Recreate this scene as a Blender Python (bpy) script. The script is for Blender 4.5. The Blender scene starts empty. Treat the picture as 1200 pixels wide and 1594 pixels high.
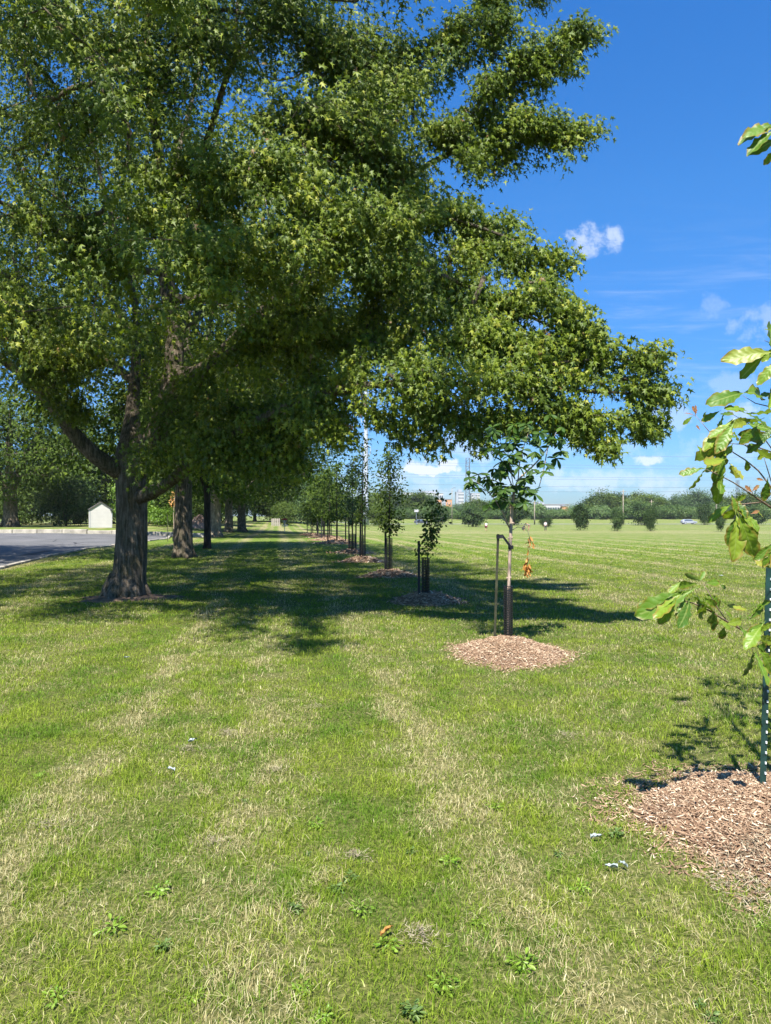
import bpy, bmesh, math, random
import numpy as np
from mathutils import Vector, Matrix
R = math.radians
rng = np.random.default_rng(7)
random.seed(7)
S = bpy.context.scene
C = S.collection
# ------------------------------------------------------------------ camera
F = 1090.0; HZ = 802.0; CAMH = 1.6
cd = bpy.data.cameras.new("camera"); cam = bpy.data.objects.new("camera", cd); C.objects.link(cam)
cd.sensor_fit = 'VERTICAL'; cd.sensor_height = 36.0; cd.lens = F / 1594 * 36
cd.shift_y = (HZ - 797) / 1594
cd.clip_start = 0.05; cd.clip_end = 6000
cam.location = (0, 0, CAMH); cam.rotation_euler = (R(90), 0, 0)
S.camera = cam
S.view_settings.view_transform = 'Standard'; S.view_settings.look = 'None'
S.view_settings.exposure = 1.35; S.view_settings.gamma = 1.0
try:
    S.cycles.max_bounces = 7; S.cycles.diffuse_bounces = 3; S.cycles.glossy_bounces = 2
    S.cycles.transmission_bounces = 4; S.cycles.transparent_max_bounces = 6
    S.cycles.caustics_reflective = False; S.cycles.caustics_refractive = False
except Exception: pass
# ------------------------------------------------------------------ sun + sky
SUN_EL = 56.0; SH_AZ = 14.0      # shadows run away from the camera, slightly right
ce, se = math.cos(R(SUN_EL)), math.sin(R(SUN_EL))
SUND = Vector((-math.sin(R(SH_AZ)) * ce, -math.cos(R(SH_AZ)) * ce, se))
ld = bpy.data.lights.new("sun", 'SUN'); ld.energy = 5.0; ld.angle = R(0.53); ld.color = (1.0, 0.955, 0.88)
lo = bpy.data.objects.new("sun", ld); C.objects.link(lo)
lo.rotation_euler = SUND.to_track_quat('Z', 'Y').to_euler(); lo.location = (0, -20, 40)
wd = bpy.data.worlds.new("World"); S.world = wd; wd.use_nodes = True
nt = wd.node_tree; nt.nodes.clear()

class NT:
    """tiny node helper"""
    def __init__(s, tree): s.t = tree
    def n(s, typ, **kw):
        nd = s.t.nodes.new(typ)
        for k, v in kw.items():
            if k.startswith('i_'):
                key = k[2:]
                key = int(key) if key.isdigit() else key.replace('_', ' ')
                s.put(nd.inputs[key], v)
            else: setattr(nd, k, v)
        return nd
    def put(s, sock, v):
        if isinstance(v, bpy.types.NodeSocket): s.t.links.new(v, sock)
        elif isinstance(v, bpy.types.Node): s.t.links.new(v.outputs[0], sock)
        else: sock.default_value = v
    def m(s, op, a, b=0.0, c=None, clamp=False):
        nd = s.t.nodes.new('ShaderNodeMath'); nd.operation = op; nd.use_clamp = clamp
        s.put(nd.inputs[0], a); s.put(nd.inputs[1], b)
        if c is not None: s.put(nd.inputs[2], c)
        return nd.outputs[0]
    def mix(s, f, a, b, mode='MIX'):
        nd = s.t.nodes.new('ShaderNodeMix'); nd.data_type = 'RGBA'; nd.blend_type = mode
        s.put(nd.inputs[0], f); s.put(nd.inputs[6], a); s.put(nd.inputs[7], b)
        return nd.outputs[2]
    def ss(s, v, a, b):
        nd = s.t.nodes.new('ShaderNodeMapRange'); nd.interpolation_type = 'SMOOTHSTEP'
        s.put(nd.inputs[0], v); nd.inputs[1].default_value = a; nd.inputs[2].default_value = b
        return nd.outputs[0]
    def noise(s, vec, scale, detail=3, rough=0.5, dist=0.0):
        nd = s.t.nodes.new('ShaderNodeTexNoise'); s.put(nd.inputs['Vector'], vec)
        nd.inputs['Scale'].default_value = scale; nd.inputs['Detail'].default_value = detail
        nd.inputs['Roughness'].default_value = rough; nd.inputs['Distortion'].default_value = dist
        return nd.outputs[0]
    def vmul(s, vec, sc):
        nd = s.t.nodes.new('ShaderNodeVectorMath'); nd.operation = 'MULTIPLY'
        s.put(nd.inputs[0], vec); nd.inputs[1].default_value = sc; return nd.outputs[0]
    def ramp(s, f, stops):
        nd = s.t.nodes.new('ShaderNodeValToRGB'); s.put(nd.inputs[0], f)
        el = nd.color_ramp.elements
        while len(el) < len(stops): el.new(0.5)
        for e, (p, c) in zip(el, stops): e.position = p; e.color = (*c, 1)
        return nd.outputs[0]

W = NT(nt)
sky = W.n('ShaderNodeTexSky', sky_type='NISHITA', sun_disc=False, sun_elevation=R(SUN_EL),
          sun_rotation=R(180 + SH_AZ), altitude=0, air_density=1.0, dust_density=0.35, ozone_density=3.0)
hs = W.n('ShaderNodeHueSaturation'); W.put(hs.inputs['Color'], sky); hs.inputs['Saturation'].default_value = 1.22
hs.inputs['Hue'].default_value = 0.507
hs.inputs['Value'].default_value = 1.0
hs.inputs['Saturation'].default_value = 1.22
tc = W.n('ShaderNodeTexCoord'); sp = W.n('ShaderNodeSeparateXYZ'); W.put(sp.inputs[0], tc.outputs['Generated'])
yy = W.m('MAXIMUM', sp.outputs[1], 0.02)
u = W.m('DIVIDE', sp.outputs[0], yy); v = W.m('DIVIDE', sp.outputs[2], yy)
cb = W.n('ShaderNodeCombineXYZ'); W.put(cb.inputs[0], u); W.put(cb.inputs[1], v)
uv = cb.outputs[0]
n1 = W.noise(uv, 17, 7, 0.62); n2 = W.noise(uv, 34, 6, 0.6)
nn = W.m('ADD', W.m('MULTIPLY', n1, 1.5), W.m('MULTIPLY', n2, 0.7))
nn = W.m('SUBTRACT', nn, 1.1)
acc = None
# px, py, half width px, half height px, density, soft
for (px, py, a, b, dens, k) in [(918, 372, 50, 30, .62, 1.0), (905, 385, 60, 22, .3, .7), (675, 726, 60, 19, .95, .7), (672, 730, 46, 12, 1.0, .25), (690, 724, 26, 12, .95, .3), (700, 690, 80, 26, .32, .8),
        (655, 742, 130, 16, .35, .6), (1035, 650, 60, 26, .34, 1.0), (1000, 717, 28, 9, .5, .8), (1180, 505, 60, 36, .30, 1.0),
        (1110, 480, 30, 26, .2, 1.0), (1130, 600, 60, 22, .25, 1.0), (930, 700, 120, 22, .22, 1.0), (1100, 700, 120, 30, .25, 1.0),
        (860, 745, 300, 26, .5, 1.2), (1005, 717, 34, 9, .8, .6), (1150, 640, 60, 20, .5, 1.), (640, 765, 200, 16, .4, 1.1), (1060, 770, 200, 14, .35, 1.1), (770, 705, 90, 20, .4, 1.1), (1250, 640, 90, 40, .35, 1.0), (300, 720, 200, 40, .4, 1.0), (1500, 560, 160, 60, .4, 1.0), (-300, 500, 200, 80, .3, 1.)]:
    du = W.m('MULTIPLY', W.m('SUBTRACT', u, (px - 600) / F), F / a)
    dv = W.m('MULTIPLY', W.m('SUBTRACT', v, (HZ - py) / F), F / b)
    r2 = W.m('ADD', W.m('MULTIPLY', du, du), W.m('MULTIPLY', dv, dv))
    q = W.m('SUBTRACT', 0.75, r2); q = W.m('ADD', q, W.m('MULTIPLY', nn, 2.7))
    q = W.m('MULTIPLY', W.ss(q, -0.15, k), dens)
    fall = W.ss(r2, 3.2, 1.0)
    q = W.m('MULTIPLY', q, fall)
    acc = q if acc is None else W.m('MAXIMUM', acc, q)
# thin cirrus streaks
st = W.noise(W.vmul(uv, (3.0, 26.0, 1)), 1.6, 6, 0.62, 0.6)
stm = W.m('MULTIPLY', W.ss(st, 0.44, 0.8), W.ss(v, 0.48, 0.24))
stm = W.m('MULTIPLY', stm, W.ss(v, 0.08, 0.2))
acc = W.m('MAXIMUM', acc, W.m('MULTIPLY', stm, 0.26))
hz = W.m('MULTIPLY', W.ss(v, 0.16, 0.0), 0.05)
acc = W.m('MAXIMUM', acc, hz)
acc = W.m('MULTIPLY', acc, W.ss(sp.outputs[1], 0.02, 0.1))
grade = W.ramp(W.m('DIVIDE', sp.outputs[2], 0.8, clamp=True), [(0.0, (.30, .42, .64)), (0.12, (.34, .56, .80)), (0.5, (.50, .93, 1.1)), (0.78, (.44, 1.0, 1.25)), (1.0, (.42, .95, 1.2))])
# the clear air's own colour (deep azure overhead, pale blue low down)
colc = W.mix(1.0, hs.outputs[0], grade, 'MULTIPLY')
colc = W.mix(acc, colc, (4.6, 5.1, 5.9, 1))
bg = W.n('ShaderNodeBackground'); W.put(bg.inputs[0], colc); bg.inputs[1].default_value = 0.079
wo = W.n('ShaderNodeOutputWorld'); W.put(wo.inputs[0], bg)

# ------------------------------------------------------------------ terrain + pixel helpers
def ss(a, b, x):
    t = np.clip((np.asarray(x, float) - a) / (b - a), 0, 1); return t * t * (3 - 2 * t)
def g(x, y):
    x = np.asarray(x, float); y = np.asarray(y, float)
    dip = -1.15 * ss(42, 122, y) * ss(-32, 0, x)
    rise = 1.4 * ss(216, 262, y) * ss(-40, 0, x)
    left = 0.34 * ss(26, 60, y) * (1 - ss(-24, -10, x))
    und = 0.012 * np.sin(x * 1.3 + 0.4 * y) * np.sin(y * 0.9 - 0.3 * x) + 0.009 * np.sin(x * 3.1 - y * 1.7)
    return dip + rise + left + und
def Wp(px, py, Y): return Vector(((px - 600) / F * Y, Y, CAMH - (py - HZ) / F * Y))
def G(px, py):
    Y = 1.0
    for i in range(4000):
        p = Wp(px, py, Y)
        if p.z <= float(g(p.x, p.y)): return p
        Y *= 1.0025
    return p
def gz(x, y): return float(g(x, y))

# ------------------------------------------------------------------ materials
def mat(name):
    m = bpy.data.materials.new(name); m.use_nodes = True; m.node_tree.nodes.clear()
    return m, NT(m.node_tree)
def finish(k, bsdf): k.put(k.n('ShaderNodeOutputMaterial').inputs[0], bsdf)
def princ(k, col, rough=0.6, spec=0.3, metal=0.0, bump=None, bstr=0.3, bdist=0.01):
    b = k.n('ShaderNodeBsdfPrincipled')
    k.put(b.inputs['Base Color'], col); k.put(b.inputs['Roughness'], rough)
    b.inputs['Specular IOR Level'].default_value = spec; b.inputs['Metallic'].default_value = metal
    if bump is not None:
        bn = k.n('ShaderNodeBump'); k.put(bn.inputs['Height'], bump); bn.inputs['Strength'].default_value = bstr
        bn.inputs['Distance'].default_value = bdist; k.put(b.inputs['Normal'], bn)
    return b
def plain(name, c, rough=0.6, spec=0.3, metal=0.0, var=0.15, scale=6.0, bstr=0.15):
    m, k = mat(name)
    t = k.n('ShaderNodeTexCoord'); n = k.noise(t.outputs['Object'], scale, 5, 0.6)
    col = k.mix(k.ss(n, 0.3, 0.75), (*[x * (1 - var) for x in c], 1), (*[min(1, x * (1 + var)) for x in c], 1))
    n2 = k.noise(t.outputs['Object'], scale * 9, 3)
    finish(k, princ(k, col, rough, spec, metal, n2, bstr, 0.01)); return m
def leafmat(name, stops, rough=0.42, trans=0.28, under=1.0, spec=0.5, tcol=(1.15, 1.25, 0.5)):
    m, k = mat(name)
    a = k.n('ShaderNodeAttribute', attribute_name='tint')
    col = k.ramp(a.outputs['Fac'], stops)
    if under != 1.0:
        ge = k.n('ShaderNodeNewGeometry')
        pale = k.mix(0.45, col, (0.16 * under, 0.2 * under, 0.11 * under, 1))
        col = k.mix(ge.outputs['Backfacing'], col, pale)
    b = princ(k, col, rough, spec)
    tr = k.n('ShaderNodeBsdfTranslucent'); k.put(tr.inputs[0], k.mix(1.0, col, (*tcol, 1), 'MULTIPLY'))
    mx = k.n('ShaderNodeMixShader'); mx.inputs[0].default_value = trans
    k.put(mx.inputs[1], b); k.put(mx.inputs[2], tr); finish(k, mx); return m

M = {}
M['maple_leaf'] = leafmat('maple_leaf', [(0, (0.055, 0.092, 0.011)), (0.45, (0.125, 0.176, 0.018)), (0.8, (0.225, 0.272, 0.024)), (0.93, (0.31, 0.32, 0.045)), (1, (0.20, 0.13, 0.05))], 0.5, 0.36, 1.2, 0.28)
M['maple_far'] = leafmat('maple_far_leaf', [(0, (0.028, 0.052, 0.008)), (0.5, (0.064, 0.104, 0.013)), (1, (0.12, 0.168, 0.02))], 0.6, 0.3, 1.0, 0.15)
M['hedge_leaf'] = leafmat('hedge_leaf', [(0, (0.042, 0.072, 0.016)), (0.5, (0.085, 0.13, 0.026)), (1, (0.15, 0.20, 0.04))], 0.65, 0.3, 1.0, 0.15)
M['pale_leaf'] = leafmat('pale_green_leaf', [(0, (0.05, 0.10, 0.02)), (0.5, (0.085, 0.15, 0.028)), (1, (0.14, 0.20, 0.05))], 0.55, 0.25)
M['blue_leaf'] = leafmat('blue_green_leaf', [(0, (0.04, 0.075, 0.032)), (0.5, (0.075, 0.125, 0.05)), (1, (0.13, 0.19, 0.08))], 0.65, 0.25, 1.0, 0.15)
M['dark_leaf'] = leafmat('dark_leaf', [(0, (0.022, 0.044, 0.012)), (0.5, (0.04, 0.075, 0.018)), (1, (0.08, 0.125, 0.03))], 0.6, 0.2, 1.0, 0.15)
M['buckeye_leaf'] = leafmat('buckeye_leaf', [(0, (0.03, 0.075, 0.02)), (0.5, (0.062, 0.118, 0.016)), (1, (0.13, 0.20, 0.03))], 0.5, 0.34, 1.0, 0.2)
M['dead_leaf'] = leafmat('dead_leaf', [(0, (0.22, 0.09, 0.02)), (0.5, (0.42, 0.19, 0.04)), (1, (0.55, 0.33, 0.12))], 0.7, 0.3, 1.0, 0.2, (1, .8, .5))
M['lime_leaf'] = leafmat('lime_leaf', [(0, (0.08, 0.16, 0.012)), (0.5, (0.15, 0.26, 0.02)), (1, (0.26, 0.36, 0.05))], 0.45, 0.3)

def barkmat(name, c0, c1, sc=1.0, moss=0.0, bd=0.03):
    m, k = mat(name); t = k.n('ShaderNodeTexCoord')
    v = k.vmul(t.outputs['Object'], (1, 1, 0.11))
    n = k.noise(v, 26 * sc, 5, 0.62, 0.35); n2 = k.noise(t.outputs['Object'], 3.5 * sc, 4, 0.6)
    nf = k.noise(k.vmul(t.outputs['Object'], (1, 1, 0.35)), 90 * sc, 4, 0.7)
    f = k.ss(k.m('ADD', k.m('MULTIPLY', n, 0.8), k.m('MULTIPLY', nf, 0.3)), 0.42, 0.72)
    col = k.mix(f, (*c0, 1), (*c1, 1))
    col = k.mix(k.m('MULTIPLY', k.ss(n2, 0.45, 0.75), 0.35), col, (c1[0] * 1.25, c1[1] * 1.22, c1[2] * 1.1, 1))
    if moss: col = k.mix(k.m('MULTIPLY', k.ss(n2, 0.6, 0.4), moss), col, (0.06, 0.07, 0.02, 1))
    finish(k, princ(k, col, 0.9, 0.12, 0, f, 0.9, bd)); return m
M['bark'] = barkmat('maple_bark', (0.045, 0.034, 0.024), (0.27, 0.22, 0.165), 1.0, 0.3)
M['bark_sunlit'] = barkmat('sunlit_maple_bark', (0.10, 0.08, 0.055), (0.42, 0.35, 0.26), 0.8)  # lighter copy of the maple bark, sunlight painted into its colour
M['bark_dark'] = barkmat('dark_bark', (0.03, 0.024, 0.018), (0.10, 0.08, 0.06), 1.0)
M['sapling_bark'] = barkmat('sapling_bark', (0.26, 0.19, 0.14), (0.50, 0.39, 0.30), 3.0, 0, .003)
M['oak_bark'] = barkmat('oak_twig_bark', (0.10, 0.07, 0.05), (0.28, 0.21, 0.15), 4.0, 0, .002)

# ---- grass colour field shared by the lawn sheet and the blades
def grass_field(k, pos):
    sx = k.n('ShaderNodeSeparateXYZ'); k.put(sx.inputs[0], pos)
    fl = k.n('ShaderNodeCombineXYZ'); k.put(fl.inputs[0], sx.outputs[0]); k.put(fl.inputs[1], sx.outputs[1])
    p = fl.outputs[0]
    wob = k.m('MULTIPLY', k.m('SUBTRACT', k.noise(p, 0.8, 2), 0.5), 0.55)
    s = k.m('ADD', k.m('ADD', sx.outputs[0], k.m('MULTIPLY', sx.outputs[1], 0.153)), wob)
    def gau(c, w, a):
        d = k.m('DIVIDE', k.m('SUBTRACT', s, c), w)
        return k.m('MULTIPLY', k.m('POWER', 2.718, k.m('MULTIPLY', k.m('MULTIPLY', d, d), -1.0)), a)
    near = k.ss(sx.outputs[1], 24, 9)
    stripes = k.m('ADD', gau(-1.15, 0.18, 0.62), gau(1.0, 0.17, 0.46))
    stripes = k.m('ADD', stripes, k.m('ADD', gau(0.5, 0.22, -0.5), gau(-1.8, 0.4, -0.45)))
    stripes = k.m('ADD', stripes, k.m('ADD', gau(-0.15, 0.22, 0.35), gau(-3.6, 0.5, -0.2)))
    # mottled along the stripes
    br = k.ss(k.noise(k.vmul(p, (1.0, 0.6, 1)), 1.9, 4, 0.6), 0.32, 0.62)
    stripes = k.m('MULTIPLY', k.m('MULTIPLY', stripes, near), k.m('ADD', k.m('MULTIPLY', br, .75), .25))
    per = k.m('SINE', k.m('MULTIPLY', s, 5.2)); per2 = k.m('SINE', k.m('MULTIPLY', s, 2.1))
    far = k.m('MULTIPLY', k.m('ADD', k.m('MULTIPLY', per, 0.2), k.m('MULTIPLY', per2, 0.2)), k.ss(sx.outputs[1], 7, 18))
    n1 = k.noise(p, 0.33, 4, 0.6); n2 = k.noise(p, 2.2, 5, 0.65, 0.4); n3 = k.noise(p, 8.0, 4, 0.65)
    D = k.m('ADD', k.m('MULTIPLY', k.m('SUBTRACT', n1, 0.5), 0.8), k.m('MULTIPLY', k.m('SUBTRACT', n2, 0.5), 1.6))
    D = k.m('ADD', D, k.m('MULTIPLY', k.m('SUBTRACT', n3, 0.5), 1.3))
    rot = k.n('ShaderNodeCombineXYZ'); k.put(rot.inputs[0], s); k.put(rot.inputs[1], sx.outputs[1])
    sk = k.noise(k.vmul(rot.outputs[0], (1.5, 0.11, 1)), 1.0, 5, 0.62); sk2 = k.noise(k.vmul(p, (0.05, 0.16, 1)), 1.0, 5, 0.65)
    sk3 = k.noise(k.vmul(p, (0.5, 1.0, 1)), 1.1, 5, 0.7)
    far = k.m('ADD', far, k.m('MULTIPLY', k.m('ADD', k.m('MULTIPLY', k.m('SUBTRACT', sk, 0.5), 1.0), k.m('MULTIPLY', k.m('SUBTRACT', sk3, 0.5), 0.9)), k.ss(sx.outputs[1], 6, 16)))
    far = k.m('ADD', far, k.m('MULTIPLY', k.m('SUBTRACT', sk2, 0.5), k.m('MULTIPLY', k.ss(sx.outputs[1], 40, 80), 1.3)))
    D = k.m('ADD', D, k.m('ADD', stripes, far))
    closer = k.m('MULTIPLY', k.ss(sx.outputs[1], 6.5, 3.0), 0.0)
    D = k.m('ADD', D, k.m('ADD', closer, 0.25))
    hay = k.m('MULTIPLY', k.ss(sx.outputs[1], 70, 100), k.m('MULTIPLY', k.ss(sx.outputs[1], 132, 112), 0.25))
    return k.m('ADD', D, hay), p, sx
m, k = mat('lawn'); ge = k.n('ShaderNodeNewGeometry')
D, p, sx = grass_field(k, ge.outputs['Position'])
fine = k.noise(p, 38, 4, 0.7); fine2 = k.noise(k.vmul(p, (1, 0.6, 1)), 7, 4, 0.7)
gr = k.mix(k.ss(fine, 0.3, 0.7), (0.10, 0.16, 0.018, 1), (0.21, 0.28, 0.04, 1))
gr = k.mix(k.m('MULTIPLY', k.ss(fine2, 0.35, 0.7), 0.5), gr, (0.27, 0.30, 0.085, 1))
dry = k.mix(k.ss(fine, 0.3, 0.7), (0.22, 0.20, 0.085, 1), (0.46, 0.41, 0.21, 1))
gr = k.mix(k.ss(k.noise(p, 1.5, 4, 0.6), 0.35, 0.6), k.mix(1.0, gr, (0.6, 0.78, 0.7, 1), 'MULTIPLY'), gr)
lc = k.mix(k.ss(D, 0.05, 0.85), gr, dry)
under = k.mix(k.ss(fine, 0.4, 0.75), (0.07, 0.085, 0.018, 1), (0.28, 0.24, 0.10, 1))
lc = k.mix(k.ss(sx.outputs[1], 34, 14), lc, k.mix(0.8, lc, under))
lc = k.mix(1.0, lc, (0.72, 0.72, 0.70, 1), 'MULTIPLY')
finish(k, princ(k, lc, 0.85, 0.1, 0, k.m('ADD', fine, k.m('MULTIPLY', fine2, 2.0)), 0.55, 0.05)); M['lawn'] = m
m, k = mat('grass_blade'); ge = k.n('ShaderNodeNewGeometry')
D, p, sx = grass_field(k, ge.outputs['Position'])
a = k.n('ShaderNodeAttribute', attribute_name='tint'); b_ = k.n('ShaderNodeAttribute', attribute_name='kind')
grc = k.ramp(a.outputs['Fac'], [(0, (0.10, 0.17, 0.008)), (0.35, (0.20, 0.275, 0.022)), (0.75, (0.32, 0.39, 0.045)), (1, (0.48, 0.54, 0.10))])
drc = k.ramp(a.outputs['Fac'], [(0, (0.28, 0.23, 0.10)), (0.4, (0.50, 0.44, 0.21)), (1, (0.76, 0.69, 0.42))])
dd = k.ss(k.m('SUBTRACT', D, b_.outputs['Fac']), -0.08, 0.08)
lush = k.ss(k.noise(p, 1.5, 4, 0.6), 0.35, 0.6)
grc = k.mix(lush, k.mix(1.0, grc, (0.5, 0.7, 0.6, 1), 'MULTIPLY'), grc)
bc = k.mix(dd, grc, drc)
b = princ(k, bc, 0.6, 0.12)
tr = k.n('ShaderNodeBsdfTranslucent'); k.put(tr.inputs[0], bc)
mx = k.n('ShaderNodeMixShader'); mx.inputs[0].default_value = 0.42
k.put(mx.inputs[1], b); k.put(mx.inputs[2], tr); finish(k, mx); M['blade'] = m

m, k = mat('asphalt'); ge = k.n('ShaderNodeNewGeometry')
n = k.noise(ge.outputs['Position'], 60, 4, 0.7); n2 = k.noise(ge.outputs['Position'], 0.5, 5, 0.6)
col = k.mix(k.ss(n2, 0.35, 0.7), (0.075, 0.075, 0.075, 1), (0.115, 0.11, 0.11, 1)); col = k.mix(k.m('MULTIPLY', k.ss(n, 0.4, 0.7), 0.4), col, (0.25, 0.25, 0.25, 1))
vo = k.n('ShaderNodeTexVoronoi', feature='DISTANCE_TO_EDGE'); k.put(vo.inputs['Vector'], ge.outputs['Position']); vo.inputs['Scale'].default_value = 0.22
col = k.mix(k.ss(vo.outputs['Distance'], 0.012, 0.004), col, (0.03, 0.03, 0.032, 1))
finish(k, princ(k, col, 0.85, 0.3, 0, n, 0.3, 0.01)); M['asphalt'] = m
M['concrete'] = plain('weathered_concrete', (0.33, 0.30, 0.25), 0.9, 0.2, 0, 0.35, 2.0, 0.5)
M['road'] = plain('far_road', (0.22, 0.22, 0.22), 0.9, 0.2, 0, 0.1, 0.3)
M['green_paint'] = plain('dark_green_paint', (0.010, 0.036, 0.030), 0.4, 0.5, 0, 0.35, 14)
M['rust_green'] = plain('rusty_green_steel', (0.035, 0.036, 0.017), 0.6, 0.4, 0.1, 0.45, 12)
M['black'] = plain('black_rubber', (0.015, 0.015, 0.017), 0.55, 0.4)
M['guard'] = plain('black_plastic_mesh', (0.012, 0.013, 0.015), 0.3, 0.6)
M['white_stud'] = plain('white_stud', (0.7, 0.72, 0.7), 0.5)
M['siding'] = plain('cream_siding', (0.50, 0.48, 0.45), 0.6, 0.3, 0, 0.05, 2)
M['shingle'] = plain('grey_shingles', (0.10, 0.09, 0.085), 0.9, 0.2, 0, 0.3, 8)
M['steel'] = plain('galvanised_steel', (0.50, 0.52, 0.54), 0.5, 0.5, 0.3, 0.1, 2)
M['pylon'] = plain('pale_pylon_steel', (0.40, 0.43, 0.48), 0.5, 0.4, 0.1, 0.08, 0.4)
M['wire'] = plain('wire', (0.16, 0.18, 0.21), 0.5, 0.4, 0.2)
M['wood_pole'] = plain('grey_wood_pole', (0.27, 0.23, 0.18), 0.9, 0.2, 0, 0.2, 2)
M['red'] = plain('red_band', (0.34, 0.035, 0.04), 0.5)
M['yellow'] = plain('yellow_plastic', (0.6, 0.45, 0.03), 0.5)
M['skin'] = plain('skin', (0.42, 0.25, 0.17), 0.6)
M['hair'] = plain('dark_hair', (0.02, 0.015, 0.012), 0.7)
M['brick'] = plain('orange_brick', (0.48, 0.24, 0.13), 0.9, 0.2, 0, 0.12, 0.3)
M['whitewall'] = plain('white_render', (0.40, 0.40, 0.40), 0.8, 0.2, 0, 0.06, 0.1)
M['greywall'] = plain('grey_render', (0.30, 0.32, 0.36), 0.8, 0.2, 0, 0.06, 0.1)
M['glass'] = plain('window_glass', (0.05, 0.07, 0.10), 0.12, 0.7, 0, 0.2, 0.3, 0)
M['roofgrey'] = plain('flat_roof', (0.3, 0.3, 0.31), 0.9)
M['silver'] = plain('silver_car_paint', (0.36, 0.38, 0.42), 0.3, 0.6, 0.3, 0.04, 1, 0)
M['darkcar'] = plain('charcoal_car_paint', (0.05, 0.055, 0.07), 0.3, 0.6, 0.2, 0.04, 1, 0)
M['tyre'] = plain('tyre', (0.02, 0.02, 0.02), 0.8)
M['lamp'] = plain('headlamp_glass', (0.75, 0.75, 0.75), 0.15, 0.8)
M['soil'] = plain('bare_soil', (0.16, 0.11, 0.075), 0.95, 0.1, 0, 0.35, 9, 0.8)
M['clay'] = plain('pink_clay', (0.38, 0.26, 0.20), 0.95, 0.1, 0, 0.3, 2, 0.8)
M['plastic'] = plain('pale_plastic', (0.27, 0.31, 0.30), 0.35, 0.5, 0, 0.1, 30)
M['weathered'] = plain('weathered_boards', (0.30, 0.27, 0.24), 0.9, 0.2, 0, 0.2, 2)
m, k = mat('mulch'); a = k.n('ShaderNodeAttribute', attribute_name='tint')
col = k.ramp(a.outputs['Fac'], [(0, (0.06, 0.035, 0.02)), (0.3, (0.20, 0.125, 0.075)), (0.7, (0.40, 0.27, 0.17)), (0.92, (0.56, 0.43, 0.29)), (1, (0.72, 0.60, 0.43))])
t = k.n('ShaderNodeTexCoord'); n = k.noise(t.outputs['Object'], 60, 4, 0.7)
col = k.mix(k.m('MULTIPLY', k.ss(n, 0.35, 0.7), 0.45), col, (0.13, 0.065, 0.04, 1))
finish(k, princ(k, col, 0.85, 0.2, 0, n, 0.5, 0.01)); M['mulch'] = m
m, k = mat('oak_leaf'); a = k.n('ShaderNodeAttribute', attribute_name='tint'); e = k.n('ShaderNodeAttribute', attribute_name='edge')
t = k.n('ShaderNodeTexCoord'); n = k.noise(t.outputs['Object'], 24, 4, 0.6)
col = k.ramp(a.outputs['Fac'], [(0, (0.05, 0.12, 0.012)), (0.4, (0.11, 0.21, 0.014)), (0.75, (0.20, 0.29, 0.02)), (0.92, (0.28, 0.28, 0.04)), (1, (0.30, 0.12, 0.05))])
edge = k.m('MULTIPLY', k.ss(k.m('ADD', e.outputs['Fac'], k.m('MULTIPLY', n, 0.9)), 0.92, 1.45), 0.85)
col = k.mix(edge, col, (0.24, 0.15, 0.03, 1))
rib = k.ss(e.outputs['Fac'], 0.07, 0.0)
col = k.mix(k.m('MULTIPLY', rib, 0.6), col, (0.30, 0.36, 0.10, 1))
vn = k.n('ShaderNodeAttribute', attribute_name='vein'); vs = k.m('SINE', k.m('MULTIPLY', vn.outputs['Fac'], 52)); col = k.mix(k.m('MULTIPLY', k.ss(vs, 0.85, 1.0), 0.2), col, (0.30, 0.36, 0.10, 1))
ge = k.n('ShaderNodeNewGeometry'); col = k.mix(k.m('MULTIPLY', ge.outputs['Backfacing'], 0.35), col, (0.2, 0.25, 0.1, 1))
b = princ(k, col, k.m('ADD', 0.32, k.m('MULTIPLY', n, 0.25)), 0.45, 0, k.m('ADD', n, k.m('MULTIPLY', vs, -0.2)), 0.35, 0.005)
tr = k.n('ShaderNodeBsdfTranslucent'); k.put(tr.inputs[0], k.mix(1.0, col, (1.25, 1.25, 0.5, 1), 'MULTIPLY'))
mx = k.n('ShaderNodeMixShader'); mx.inputs[0].default_value = 0.35
k.put(mx.inputs[1], b); k.put(mx.inputs[2], tr); finish(k, mx); M['oak_leaf'] = m

# ------------------------------------------------------------------ mesh helpers
def npmesh(name, V, faces, mt, attrs=None, smooth=False, parent=None, loc=None):
    me = bpy.data.meshes.new(name); V = np.ascontiguousarray(V, dtype=np.float32)
    me.vertices.add(len(V)); me.vertices.foreach_set('co', V.ravel())
    idx = np.concatenate([f.ravel() for f in faces]).astype(np.int32)
    tot = np.concatenate([np.full(len(f), f.shape[1], np.int32) for f in faces])
    st = np.concatenate([[0], np.cumsum(tot)[:-1]]).astype(np.int32)
    me.loops.add(len(idx)); me.loops.foreach_set('vertex_index', idx)
    me.polygons.add(len(tot)); me.polygons.foreach_set('loop_start', st)
    if smooth: me.polygons.foreach_set('use_smooth', np.ones(len(tot), bool))
    me.update(calc_edges=True)
    for k, arr in (attrs or {}).items():
        at = me.attributes.new(k, 'FLOAT', 'POINT'); at.data.foreach_set('value', np.ascontiguousarray(arr, dtype=np.float32))
    if isinstance(mt, str): me.materials.append(M[mt])
    o = bpy.data.objects.new(name, me); C.objects.link(o)
    if parent is not None: o.parent = parent
    if loc is not None: o.location = loc
    return o
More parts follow.
